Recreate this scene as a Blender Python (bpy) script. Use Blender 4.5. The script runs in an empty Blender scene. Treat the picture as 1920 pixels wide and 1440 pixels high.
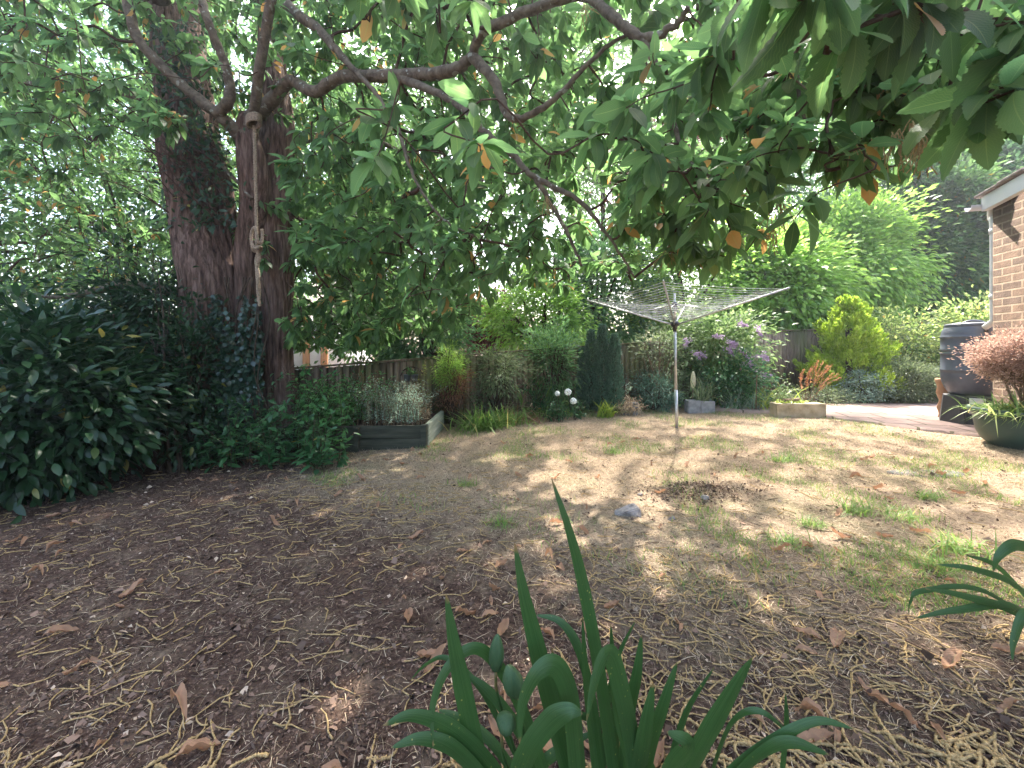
import bpy, math, random
import numpy as np
from mathutils import Vector
random.seed(7); RNG = np.random.default_rng(11)
R = math.radians
S = bpy.context.scene
COL = S.collection

# ------------------------------------------------------------------ camera, sky, sun, exposure
F = 750.0; HZ = 655.0; EYE = 1.10
cam_d = bpy.data.cameras.new('camera'); cam = bpy.data.objects.new('camera', cam_d); COL.objects.link(cam)
cam.location = (0, 0, EYE); cam.rotation_euler = (R(90), 0, 0)
cam_d.sensor_width = 36; cam_d.lens = 36 * F / 1920; cam_d.shift_y = -(720 - HZ) / 1920
cam_d.clip_start = 0.02; cam_d.clip_end = 2000
S.camera = cam
SUN_EL, SUN_AZ = 55.0, 20.0          # azimuth measured to the right of the view direction
sd = Vector((math.sin(R(SUN_AZ)) * math.cos(R(SUN_EL)), math.cos(R(SUN_AZ)) * math.cos(R(SUN_EL)), math.sin(R(SUN_EL))))
w = bpy.data.worlds.new('World'); S.world = w; w.use_nodes = True
nt = w.node_tree; nt.nodes.clear()
sky = nt.nodes.new('ShaderNodeTexSky'); sky.sky_type = 'NISHITA'; sky.sun_disc = False
sky.sun_elevation = R(SUN_EL); sky.sun_rotation = R(SUN_AZ); sky.air_density = 1.0; sky.dust_density = 5.0; sky.ozone_density = 1.0
bg = nt.nodes.new('ShaderNodeBackground'); bg.inputs[1].default_value = 0.15
ow = nt.nodes.new('ShaderNodeOutputWorld')
nt.links.new(sky.outputs[0], bg.inputs[0]); nt.links.new(bg.outputs[0], ow.inputs[0])
sl = bpy.data.lights.new('sun', 'SUN'); sl.energy = 2.7; sl.angle = R(1.0); sl.color = (1.0, 0.94, 0.85)
so = bpy.data.objects.new('sun', sl); COL.objects.link(so)
so.rotation_euler = sd.to_track_quat('Z', 'Y').to_euler()
S.view_settings.view_transform = 'Standard'; S.view_settings.look = 'None'
S.view_settings.gamma = 1.0; S.view_settings.exposure = 2.7
S.render.engine = 'CYCLES'
S.cycles.max_bounces = 7; S.cycles.diffuse_bounces = 4; S.cycles.transmission_bounces = 5; S.cycles.glossy_bounces = 2

# ------------------------------------------------------------------ geometry helpers
def P(px, py, Y): return np.array([(px - 960) / F * Y, Y, EYE + (HZ - py) / F * Y])
def gz(x, y=0):
    x = np.asarray(x, float)
    return np.clip(np.where(x > 0, 0.015 * x, 0.05 * x), -0.25, 0.07)
def G(px, py):
    z = 0.0
    for _ in range(6):
        Y = (EYE - z) * F / (py - HZ); X = (px - 960) / F * Y; z = float(gz(X))
    return np.array([X, Y, z])

class MB:
    def __init__(s): s.V = []; s.F = []; s.U = []; s.n = 0
    def add(s, V, Fs, uv=None):
        V = np.asarray(V, float).reshape(-1, 3); Fs = np.asarray(Fs, int)
        s.V.append(V); s.F.append(Fs + s.n); s.n += len(V)
        s.U.append(np.zeros((len(V), 2)) if uv is None else np.asarray(uv, float))
        return s
    def build(s, name, mat, parent=None, smooth=True):
        me = bpy.data.meshes.new(name)
        V = np.concatenate(s.V); U = np.concatenate(s.U)
        loops = np.concatenate([f.ravel() for f in s.F])
        tot = np.concatenate([np.full(len(f), f.shape[1]) for f in s.F])
        st = np.concatenate([[0], np.cumsum(tot)[:-1]])
        me.vertices.add(len(V)); me.vertices.foreach_set('co', V.ravel())
        me.loops.add(len(loops)); me.loops.foreach_set('vertex_index', loops.astype(np.int32))
        me.polygons.add(len(tot)); me.polygons.foreach_set('loop_start', st.astype(np.int32))
        me.polygons.foreach_set('loop_total', tot.astype(np.int32))
        uvl = me.uv_layers.new(name='UVMap'); uvl.data.foreach_set('uv', U[loops].ravel())
        if smooth: me.polygons.foreach_set('use_smooth', np.ones(len(tot), bool))
        me.update(calc_edges=True); me.validate()
        if mat: me.materials.append(mat)
        o = bpy.data.objects.new(name, me); COL.objects.link(o)
        if parent is not None:
            from mathutils import Matrix
            Mw = Matrix.Identity(4); q = parent
            if q.type == 'EMPTY': Mw = q.matrix_basis.copy()
            o.parent = parent; o.matrix_parent_inverse = Mw.inverted()
        return o

def tag(o, label=None, cat=None, group=None, kind=None):
    if label: o['label'] = label
    if cat: o['category'] = cat
    if group: o['group'] = group
    if kind: o['kind'] = kind
    return o
def thing(name, label, cat, loc=(0, 0, 0), group=None):
    o = bpy.data.objects.new(name, None); COL.objects.link(o)
    o.location = tuple(float(v) for v in loc); o.empty_display_size = 0.1
    return tag(o, label, cat, group)

def norm(v): return v / np.maximum(np.linalg.norm(v, axis=-1, keepdims=True), 1e-9)
def catmull(pts, n=6):
    p = np.asarray(pts, float); p = np.vstack([2 * p[0] - p[1], p, 2 * p[-1] - p[-2]]); out = []
    for i in range(1, len(p) - 2):
        for t in np.linspace(0, 1, n, endpoint=False):
            out.append(0.5 * (2 * p[i] + (p[i + 1] - p[i - 1]) * t + (2 * p[i - 1] - 5 * p[i] + 4 * p[i + 1] - p[i + 2]) * t * t
                              + (3 * p[i] - p[i - 1] - 3 * p[i + 1] + p[i + 2]) * t ** 3))
    out.append(p[-2]); return np.array(out)
def tube(mb, pts, rad, sides=8, prof=None, cap=True):
    p = np.asarray(pts, float); n = len(p); rad = np.broadcast_to(rad, (n,)) if np.ndim(rad) < 1 else np.asarray(rad)
    t = norm(np.gradient(p, axis=0)); ref = np.array([0, 0, 1.0]) if abs(t[0][2]) < 0.9 else np.array([1.0, 0, 0])
    a = np.zeros_like(p); x = norm(np.cross(t[0], ref))
    for i in range(n):
        x = x - t[i] * (x @ t[i]); x = x / max(np.linalg.norm(x), 1e-9); a[i] = x
    b = np.cross(t, a); th = np.linspace(0, 2 * np.pi, sides, endpoint=False)
    rr = rad[:, None] * np.ones(sides)[None]
    if prof is not None: rr = rr * prof
    V = p[:, None] + rr[..., None] * (np.cos(th)[None, :, None] * a[:, None] + np.sin(th)[None, :, None] * b[:, None])
    i = np.arange(n - 1)[:, None] * sides; j = np.arange(sides)[None]; k = (j + 1) % sides
    Fq = np.stack([i + j, i + k, i + sides + k, i + sides + j], -1).reshape(-1, 4)
    L = np.concatenate([[0], np.cumsum(np.linalg.norm(np.diff(p, axis=0), axis=1))])
    uv = np.stack(np.broadcast_arrays(th[None] / 6.283, L[:, None]), -1).reshape(-1, 2)
    base = mb.n
    mb.add(V.reshape(-1, 3), Fq, uv)
    if cap:
        mb.F.append(np.array([list(range(base + (n - 1) * sides, base + n * sides))]))
        mb.F.append(np.array([list(range(base, base + sides))[::-1]]))
def lathe(mb, prof, c, sides=40, ring=None):
    th = np.linspace(0, 2 * np.pi, sides, endpoint=False); pr = np.asarray(prof, float)
    V = np.stack([pr[:, 0, None] * np.cos(th) + c[0], pr[:, 0, None] * np.sin(th) + c[1], pr[:, 1, None] + 0 * th + c[2]], -1)
    n = len(pr); i = np.arange(n - 1)[:, None] * sides; j = np.arange(sides)[None]; k = (j + 1) % sides
    mb.add(V.reshape(-1, 3), np.stack([i + j, i + k, i + sides + k, i + sides + j], -1).reshape(-1, 4)); return mb
def hexa(mb, b4, z0, z1):
    b = np.asarray(b4, float)[:, :2]
    z0 = np.broadcast_to(z0, (4,)); z1 = np.broadcast_to(z1, (4,))
    V = np.vstack([np.c_[b, z0], np.c_[b, z1]])
    mb.add(V, [[3, 2, 1, 0], [4, 5, 6, 7], [0, 1, 5, 4], [1, 2, 6, 5], [2, 3, 7, 6], [3, 0, 4, 7]]); return mb
def obox(mb, c, ux, hx, hy, z0, z1):
    """box with its x axis along ux (2d)"""
    u = np.asarray(ux, float); u = u / np.linalg.norm(u); v = np.array([-u[1], u[0]]); c = np.asarray(c, float)[:2]
    return hexa(mb, [c - u * hx - v * hy, c + u * hx - v * hy, c + u * hx + v * hy, c - u * hx + v * hy], z0, z1)
def bevel(o, wd=0.006, seg=2):
    m = o.modifiers.new('bevel', 'BEVEL'); m.width = wd; m.segments = seg; m.limit_method = 'ANGLE'; m.angle_limit = R(40)
    for p in o.data.polygons: p.use_smooth = False
    return o

# leaf templates: length along +Y (0..1), width along X, normal +Z
def leaf_tpl(width=0.3, n=6, fold=0.25, droop=0.25, peak=0.45, serr=0.0, stalk=0.0, curl=0.0):
    v = np.linspace(0, 1, n + 1); w_ = np.where(v < peak, np.sin(v / peak * np.pi / 2) ** 0.8, np.cos((v - peak) / (1 - peak) * np.pi / 2) ** 0.75) * width / 2
    w_[0] = width * 0.03; w_[-1] = 0.002
    if serr: w_[1:-1] *= 1 + serr * np.where(np.arange(1, n) % 2, 1, -1)
    y = v; z = -droop * v ** 2
    th = curl * v
    Vl = np.stack([-w_ * np.cos(fold), y, z + w_ * np.sin(fold)], -1)
    Vm = np.stack([0 * w_, y, z], -1)
    Vr = np.stack([w_ * np.cos(fold), y, z + w_ * np.sin(fold)], -1)
    V = np.stack([Vl, Vm, Vr], 1).reshape(-1, 3)
    if curl: V[:, 0] += 0.12 * np.sin(V[:, 1] * 3) * curl
    Fq = []
    for i in range(n):
        a = i * 3
        Fq += [[a, a + 1, a + 4, a + 3], [a + 1, a + 2, a + 5, a + 4]]
    uv = np.stack([np.tile([0, .5, 1.], n + 1), np.repeat(v, 3)], -1)
    return V, np.array(Fq), uv
def diamond(width=0.45, fold=0.1):
    V = np.array([[0, 0, 0], [width / 2, .5, fold], [0, 1, -.1], [-width / 2, .5, fold]], float)
    return V, np.array([[0, 1, 2, 3]]), np.array([[.5, 0], [1, .5], [.5, 1], [0, .5]])
def blade_tpl(width=0.03, n=4, bend=0.35):
    v = np.linspace(0, 1, n + 1); w_ = width * (1 - v) ** 0.6 / 2; w_[-1] = 0.0008
    V = np.stack([np.stack([-w_, v * (1 - .25 * bend * v), -bend * v ** 2.2], -1), np.stack([w_, v * (1 - .25 * bend * v), -bend * v ** 2.2], -1)], 1).reshape(-1, 3)
    Fq = np.array([[2 * i, 2 * i + 1, 2 * i + 3, 2 * i + 2] for i in range(n)])
    return V, Fq, np.stack([np.tile([0, 1.], n + 1), np.repeat(v, 2)], -1)
def place(mb, tpls, pos, d, up, size, wscale=None, roll=0.35):
    """instance leaves; tpls = list of templates chosen at random"""
    N = len(pos); 
    if N == 0: return mb
    d = norm(np.asarray(d, float)); up = np.broadcast_to(up, (N, 3)) + RNG.normal(0, roll, (N, 3))
    z = norm(up - d * np.sum(up * d, 1, keepdims=True)); x = np.cross(d, z)
    size = np.broadcast_to(size, (N,)); pick = RNG.integers(0, len(tpls), N)
    ws = np.ones(N) if wscale is None else wscale
    for k, (T, Fq, uv) in enumerate(tpls):
        m = np.where(pick == k)[0]
        if len(m) == 0: continue
        V = pos[m, None] + size[m, None, None] * (T[None, :, 0, None] * ws[m, None, None] * x[m, None] + T[None, :, 1, None] * d[m, None] + T[None, :, 2, None] * z[m, None])
        Fs = Fq[None] + (np.arange(len(m)) * len(T))[:, None, None]
        mb.add(V.reshape(-1, 3), Fs.reshape(-1, Fq.shape[1]), np.tile(uv, (len(m), 1)))
    return mb
rn = lambda n, s=1.0: RNG.normal(0, s, (n, 3))
ru = lambda a, b, n: RNG.uniform(a, b, n)

# ------------------------------------------------------------------ materials
def new_mat(name):
    m = bpy.data.materials.new(name); m.use_nodes = True; t = m.node_tree; t.nodes.clear()
    out = t.nodes.new('ShaderNodeOutputMaterial'); b = t.nodes.new('ShaderNodeBsdfPrincipled')
    t.links.new(b.outputs[0], out.inputs[0]); return m, t, b, out
def nd(t, kind, **kw):
    n = t.nodes.new('ShaderNode' + kind)
    for k, v in kw.items():
        if k.startswith('i_'):
            key = k[2:]; n.inputs[int(key) if key.isdigit() else key].default_value = v
        else: setattr(n, k, v)
    return n
def ramp(t, fac, stops):
    r = t.nodes.new('ShaderNodeValToRGB'); e = r.color_ramp.elements
    while len(e) < len(stops): e.new(0.5)
    for el, (p, c) in zip(e, stops): el.position = p; el.color = (*c, 1)
    t.links.new(fac, r.inputs[0]); return r.outputs[0]
def leaf_mat(name, c1, c2, accent=None, acc_at=0.97, trans=0.4, tcol=None, rough=0.45, spec=0.4, veins=False):
    m, t, b, out = new_mat(name)
    g = nd(t, 'NewGeometry')
    acc_at = min(.995, acc_at + .006); stops = [(0, c1), (acc_at - .008, c2)]
    if accent: stops += [(acc_at, accent)]
    col = ramp(t, g.outputs['Random Per Island'], stops)
    if veins:
        uv = nd(t, 'UVMap'); sp = nd(t, 'SeparateXYZ'); t.links.new(uv.outputs[0], sp.inputs[0])
        a = nd(t, 'Math', operation='SUBTRACT', i_1=0.5); t.links.new(sp.outputs[0], a.inputs[0])
        ab = nd(t, 'Math', operation='ABSOLUTE'); t.links.new(a.outputs[0], ab.inputs[0])
        mul = nd(t, 'Math', operation='MULTIPLY', i_1=0.55); t.links.new(ab.outputs[0], mul.inputs[0])
        su = nd(t, 'Math', operation='SUBTRACT'); t.links.new(sp.outputs[1], su.inputs[0]); t.links.new(mul.outputs[0], su.inputs[1])
        fr = nd(t, 'Math', operation='MULTIPLY', i_1=110.0); t.links.new(su.outputs[0], fr.inputs[0])
        sn = nd(t, 'Math', operation='SINE'); t.links.new(fr.outputs[0], sn.inputs[0])
        mid = nd(t, 'MapRange', i_1=0.0, i_2=0.03, i_3=1.0, i_4=0.0); t.links.new(ab.outputs[0], mid.inputs[0])
        sv = nd(t, 'MapRange', i_1=0.75, i_2=1.0, i_3=0.0, i_4=0.35); t.links.new(sn.outputs[0], sv.inputs[0])
        mx = nd(t, 'Math', operation='MAXIMUM'); t.links.new(mid.outputs[0], mx.inputs[0]); t.links.new(sv.outputs[0], mx.inputs[1])
        mm = nd(t, 'Math', operation='MULTIPLY', i_1=0.5); t.links.new(mx.outputs[0], mm.inputs[0])
        mixc = nd(t, 'MixRGB', i_2=(0.22, 0.30, 0.10, 1)); t.links.new(mm.outputs[0], mixc.inputs[0]); t.links.new(col, mixc.inputs[1])
        bm = nd(t, 'Bump', i_Strength=0.25, i_Distance=0.002); t.links.new(sn.outputs[0], bm.inputs['Height']); t.links.new(bm.outputs[0], b.inputs['Normal'])
        col = mixc.outputs[0]
    t.links.new(col, b.inputs['Base Color']); b.inputs['Roughness'].default_value = rough; b.inputs['Specular IOR Level'].default_value = spec
    if trans > 0:
        tr = nd(t, 'BsdfTranslucent'); hs = nd(t, 'HueSaturation', i_Hue=0.495, i_Saturation=1.0, i_Value=2.3)
        t.links.new(col, hs.inputs['Color']); t.links.new(hs.outputs[0], tr.inputs[0])
        mx = nd(t, 'MixShader', i_0=trans); t.links.new(b.outputs[0], mx.inputs[1]); t.links.new(tr.outputs[0], mx.inputs[2])
        t.links.new(mx.outputs[0], out.inputs[0])
    return m
def strap_mat(name, c1, c2):
    m, t, b, out = new_mat(name); uv = nd(t, 'UVMap'); mp = nd(t, 'Mapping'); mp.inputs['Scale'].default_value = (26, 1.5, 1); t.links.new(uv.outputs[0], mp.inputs[0])
    n = nd(t, 'TexNoise', i_Scale=1.0, i_Detail=6, i_Roughness=.6); t.links.new(mp.outputs[0], n.inputs['Vector']); col = ramp(t, n.outputs[0], [(.3, c1), (.7, c2)])
    tc = nd(t, 'TexCoord'); v = nd(t, 'TexVoronoi', i_Scale=70.0); t.links.new(tc.outputs['Object'], v.inputs['Vector'])
    f = nd(t, 'MapRange', i_1=.10, i_2=.16, i_3=.6, i_4=0.0); t.links.new(v.outputs['Distance'], f.inputs[0])
    n3 = nd(t, 'TexNoise', i_Scale=9.0, i_Detail=2); t.links.new(tc.outputs['Object'], n3.inputs['Vector']); f3 = nd(t, 'MapRange', i_1=.52, i_2=.6); t.links.new(n3.outputs[0], f3.inputs[0])
    mu = nd(t, 'Math', operation='MULTIPLY'); t.links.new(f.outputs[0], mu.inputs[0]); t.links.new(f3.outputs[0], mu.inputs[1])
    mx = nd(t, 'MixRGB', i_2=(.35, .33, .08, 1)); t.links.new(mu.outputs[0], mx.inputs[0]); t.links.new(col, mx.inputs[1]); col = mx.outputs[0]
    sp = nd(t, 'SeparateXYZ'); t.links.new(uv.outputs[0], sp.inputs[0]); n5 = nd(t, 'TexNoise', i_Scale=40.0, i_Detail=3); t.links.new(tc.outputs['Object'], n5.inputs['Vector'])
    a5 = nd(t, 'Math', operation='MULTIPLY_ADD', i_1=.10); t.links.new(n5.outputs[0], a5.inputs[0]); t.links.new(sp.outputs[1], a5.inputs[2]); f5 = nd(t, 'MapRange', i_1=.06, i_2=.09, i_3=.85, i_4=0.0); t.links.new(a5.outputs[0], f5.inputs[0])
    m5 = nd(t, 'MixRGB', i_2=(.24, .15, .06, 1)); t.links.new(f5.outputs[0], m5.inputs[0]); t.links.new(col, m5.inputs[1]); col = m5.outputs[0]
    t.links.new(col, b.inputs['Base Color']); b.inputs['Roughness'].default_value = .42; b.inputs['Specular IOR Level'].default_value = .5
    bm = nd(t, 'Bump', i_Strength=.35, i_Distance=.002); t.links.new(n.outputs[0], bm.inputs['Height']); t.links.new(bm.outputs[0], b.inputs['Normal'])
    tr = nd(t, 'BsdfTranslucent'); hs = nd(t, 'HueSaturation', i_Value=1.8); t.links.new(col, hs.inputs['Color']); t.links.new(hs.outputs[0], tr.inputs[0])
    ms = nd(t, 'MixShader', i_0=.25); t.links.new(b.outputs[0], ms.inputs[1]); t.links.new(tr.outputs[0], ms.inputs[2]); t.links.new(ms.outputs[0], out.inputs[0]); return m
def noise_mat(name, stops, scale=8.0, detail=6, rough=0.8, spec=0.3, bump=0.3, bdist=0.01, stretch=(1, 1, 1), bscale=None, metal=0.0):
    m, t, b, out = new_mat(name); tc = nd(t, 'TexCoord'); mp = nd(t, 'Mapping'); mp.inputs['Scale'].default_value = stretch
    t.links.new(tc.outputs['Object'], mp.inputs[0])
    n = nd(t, 'TexNoise', i_Scale=scale, i_Detail=detail, i_Roughness=0.6); t.links.new(mp.outputs[0], n.inputs['Vector'])
    t.links.new(ramp(t, n.outputs[0], stops), b.inputs['Base Color'])
    n2 = nd(t, 'TexNoise', i_Scale=bscale or scale * 4, i_Detail=5); t.links.new(mp.outputs[0], n2.inputs['Vector'])
    bm = nd(t, 'Bump', i_Strength=bump, i_Distance=bdist); t.links.new(n2.outputs[0], bm.inputs['Height']); t.links.new(bm.outputs[0], b.inputs['Normal'])
    b.inputs['Roughness'].default_value = rough; b.inputs['Specular IOR Level'].default_value = spec; b.inputs['Metallic'].default_value = metal
    return m

M = {}
M['chestnut_leaf'] = leaf_mat('chestnut_leaf', (.045, .095, .032), (.105, .20, .07), (.34, .19, .06), 0.972, .6, veins=True, rough=.45)
M['fine_leaf'] = leaf_mat('fine_leaf', (.04, .09, .03), (.11, .20, .06), (.2, .16, .03), .985, .6)
M['bright_leaf'] = leaf_mat('bright_leaf', (.11, .22, .04), (.28, .44, .085), None, .98, .45)
M['mid_leaf'] = leaf_mat('mid_leaf', (.05, .115, .045), (.12, .23, .085), None, .98, .5)
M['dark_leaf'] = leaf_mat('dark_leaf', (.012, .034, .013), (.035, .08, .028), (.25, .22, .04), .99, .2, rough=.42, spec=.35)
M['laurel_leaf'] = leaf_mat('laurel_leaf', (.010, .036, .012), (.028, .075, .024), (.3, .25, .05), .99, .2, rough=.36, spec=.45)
M['shrub_leaf'] = leaf_mat('shrub_leaf', (.03, .09, .035), (.07, .18, .06), (.4, .3, .05), .99, .3, rough=.35)
M['bush_leaf'] = leaf_mat('bush_leaf', (.045, .13, .04), (.10, .24, .075), None, .98, .4, rough=.4)
M['ivy_leaf'] = leaf_mat('ivy_leaf', (.015, .04, .022), (.045, .085, .05), None, .99, .1, rough=.3, spec=.6)
M['grey_leaf'] = leaf_mat('grey_leaf', (.16, .25, .17), (.36, .46, .36), None, .98, .2, rough=.7)
M['blue_conifer'] = leaf_mat('blue_conifer', (.05, .11, .07), (.13, .24, .16), None, .98, .15, rough=.6)
M['gold_conifer'] = leaf_mat('gold_conifer', (.16, .27, .02), (.38, .50, .07), None, .98, .3, rough=.6)
M['olive_leaf'] = leaf_mat('olive_leaf', (.08, .12, .055), (.19, .24, .12), None, .98, .25, rough=.6)
M['variegated_leaf'] = leaf_mat('variegated_leaf', (.08, .16, .04), (.36, .42, .14), (.55, .3, .05), .99, .35)
M['red_leaf'] = leaf_mat('red_leaf', (.07, .015, .02), (.17, .04, .035), None, .98, .35)
M['brown_leaf'] = leaf_mat('brown_leaf', (.12, .055, .03), (.28, .14, .07), None, .98, .2, rough=.8)
M['pot_shrub_leaf'] = leaf_mat('pot_shrub_leaf', (.24, .15, .115), (.48, .34, .27), None, .98, .25, rough=.8)
M['orange_plume'] = leaf_mat('orange_plume', (.36, .15, .06), (.55, .28, .13), None, .98, .3, rough=.8)
M['fallen_leaf'] = leaf_mat('fallen_leaf', (.20, .095, .05), (.42, .24, .14), None, .98, .15, rough=.7, veins=True)
M['straw'] = leaf_mat('straw', (.18, .13, .08), (.56, .44, .295), None, .98, .15, rough=.8)
M['grass'] = leaf_mat('grass', (.08, .16, .03), (.19, .29, .07), (.4, .35, .12), .93, .35, rough=.5)
M['chips'] = leaf_mat('chips', (.045, .027, .018), (.23, .145, .10), (.46, .35, .25), .96, .0, rough=.85)
M['iris_leaf'] = strap_mat('iris_leaf', (.018, .06, .012), (.055, .125, .035))
M['yellow_green'] = leaf_mat('yellow_green', (.14, .22, .03), (.32, .38, .06), None, .98, .35)
M['bud_leaf'] = leaf_mat('bud_leaf', (.08, .15, .05), (.21, .29, .11), None, .98, .4)
M['purple_flower'] = leaf_mat('purple_flower', (.32, .22, .36), (.52, .40, .52), None, .98, .3, rough=.8)
M['white_flower'] = leaf_mat('white_flower', (.6, .6, .58), (.85, .85, .83), None, .98, .3, rough=.8)
M['pink_flower'] = leaf_mat('pink_flower', (.55, .08, .2), (.8, .25, .4), None, .98, .3, rough=.8)
M['catkin'] = noise_mat('catkin', [(.3, (.26, .17, .07)), (.7, (.54, .385, .19))], 160, 3, .9, .1, .8, .004, bscale=500)
M['rope'] = noise_mat('rope', [(.3, (.22, .16, .11)), (.7, (.46, .36, .26))], 60, 4, .9, .1, .6, .004)
M['soil'] = noise_mat('soil', [(.3, (.03, .018, .012)), (.7, (.10, .065, .045))], 20, 8, .95, .1, .8, .02)
M['stem'] = noise_mat('stem', [(.3, (.03, .022, .015)), (.7, (.10, .07, .045))], 12, 5, .85, .2, .5, .01)
M['pale_stem'] = noise_mat('pale_stem', [(.3, (.12, .08, .05)), (.7, (.26, .18, .11))], 12, 5, .85, .2, .5, .01)
M['metal'] = noise_mat('metal', [(.3, (.45, .45, .45)), (.7, (.62, .62, .62))], 14, 4, .38, .5, .05, .002, metal=.75)
M['line'] = noise_mat('line', [(.3, (.40, .42, .42)), (.7, (.65, .67, .66))], 14, 2, .6, .4, 0, .001)
M['grey_plastic'] = noise_mat('grey_plastic', [(.3, (.075, .085, .11)), (.7, (.11, .125, .16))], 5, 5, .38, .5, .08, .003)
M['dark_plastic'] = noise_mat('dark_plastic', [(.3, (.025, .027, .03)), (.7, (.045, .047, .052))], 5, 5, .5, .5, .08, .003)
M['green_plastic'] = noise_mat('green_plastic', [(.3, (.02, .048, .037)), (.7, (.036, .075, .058))], 4, 6, .45, .5, .1, .004)
M['white_plastic'] = noise_mat('white_plastic', [(.3, (.62, .62, .63)), (.7, (.78, .78, .78))], 5, 5, .4, .5, .04, .002)
M['label_paper'] = noise_mat('label_paper', [(.3, (.45, .43, .42)), (.7, (.6, .57, .55))], 30, 4, .6, .3, .02, .001)
M['concrete'] = noise_mat('concrete', [(.3, (.20, .20, .21)), (.7, (.38, .38, .38))], 12, 7, .9, .2, .4, .006)
M['stone_block'] = noise_mat('stone_block', [(.3, (.24, .20, .11)), (.5, (.42, .34, .22)), (.7, (.50, .42, .30))], 9, 7, .9, .2, .4, .006)
M['pod'] = noise_mat('pod', [(.3, (.02, .055, .018)), (.7, (.055, .10, .04))], 40, 6, .6, .3, .6, .003, stretch=(1, 1, .25))
M['slab'] = noise_mat('slab', [(.35, (.09, .09, .09)), (.65, (.17, .165, .16))], 14, 7, .9, .2, .5, .006)
M['rock'] = noise_mat('rock', [(.35, (.13, .115, .105)), (.65, (.40, .36, .33))], 14, 7, .8, .3, .6, .01)
M['timber_dark'] = noise_mat('timber_dark', [(.3, (.025, .028, .018)), (.7, (.085, .085, .06))], 9, 7, .85, .2, .5, .006, stretch=(.25, 1, 3))
M['timber_pale'] = noise_mat('timber_pale', [(.3, (.16, .19, .14)), (.7, (.32, .34, .27))], 9, 7, .85, .2, .5, .006, stretch=(1, .25, 3))
M['basket'] = noise_mat('basket', [(.3, (.035, .02, .015)), (.7, (.09, .05, .035))], 60, 4, .9, .2, .8, .01)
M['terracotta'] = noise_mat('terracotta', [(.3, (.32, .17, .09)), (.7, (.45, .27, .16))], 10, 5, .8, .2, .2, .004)
M['bucket'] = noise_mat('bucket', [(.3, (.16, .17, .20)), (.7, (.28, .30, .34))], 10, 4, .45, .4, .1, .003, metal=.4)
M['tile'] = noise_mat('tile', [(.3, (.16, .13, .12)), (.7, (.36, .31, .28))], 14, 7, .9, .2, .5, .008)
M['fascia'] = noise_mat('fascia', [(.3, (.62, .62, .63)), (.7, (.72, .72, .72))], 3, 4, .45, .4, .02, .001)
M['plaster'] = noise_mat('plaster', [(.3, (.7, .7, .7)), (.7, (.8, .8, .8))], 3, 4, .8, .2, .05, .003)
M['orange_brick'] = noise_mat('orange_brick', [(.3, (.5, .24, .1)), (.7, (.6, .32, .14))], 20, 4, .9, .2, .2, .003)
M['glass'] = noise_mat('glass', [(.3, (.03, .035, .04)), (.7, (.05, .055, .06))], 2, 2, .08, .6, 0, .001)
M['yellow_glass'] = noise_mat('cream_board', [(.3, (.55, .48, .28)), (.7, (.72, .66, .45))], 30, 3, .6, .3, .1, .001)

def bark_mat(name, cols, vscale, hscale, bump, spots=False):
    m, t, b, out = new_mat(name); uv = nd(t, 'TexCoord'); mp = nd(t, 'Mapping'); mp.inputs['Scale'].default_value = (hscale, hscale, vscale)
    t.links.new(uv.outputs['Object'], mp.inputs[0])
    n = nd(t, 'TexNoise', i_Scale=1.0, i_Detail=8, i_Roughness=.65, i_Distortion=.3); t.links.new(mp.outputs[0], n.inputs['Vector'])
    col = ramp(t, n.outputs[0], cols)
    if spots:
        n3 = nd(t, 'TexNoise', i_Scale=14.0, i_Detail=2); t.links.new(uv.outputs['Object'], n3.inputs['Vector'])
        f = nd(t, 'MapRange', i_1=.64, i_2=.67, i_3=0.0, i_4=.8); t.links.new(n3.outputs[0], f.inputs[0])
        mx = nd(t, 'MixRGB', i_2=(.34, .34, .28, 1)); t.links.new(f.outputs[0], mx.inputs[0]); t.links.new(col, mx.inputs[1]); col = mx.outputs[0]
    t.links.new(col, b.inputs['Base Color'])
    bm = nd(t, 'Bump', i_Strength=bump, i_Distance=.03); t.links.new(n.outputs[0], bm.inputs['Height']); t.links.new(bm.outputs[0], b.inputs['Normal'])
    b.inputs['Roughness'].default_value = .9; b.inputs['Specular IOR Level'].default_value = .15; return m
M['bark'] = bark_mat('bark', [(.32, (.03, .018, .014)), (.48, (.12, .074, .055)), (.66, (.25, .165, .13))], 3.2, 26.0, .9)
M['branch_bark'] = bark_mat('branch_bark', [(.3, (.07, .052, .038)), (.6, (.19, .15, .11)), (.75, (.28, .23, .17))], 16.0, 16.0, .5, spots=True)
M['twig_bark'] = bark_mat('twig_bark', [(.3, (.03, .02, .015)), (.7, (.13, .08, .055))], 20.0, 20.0, .4)

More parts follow.
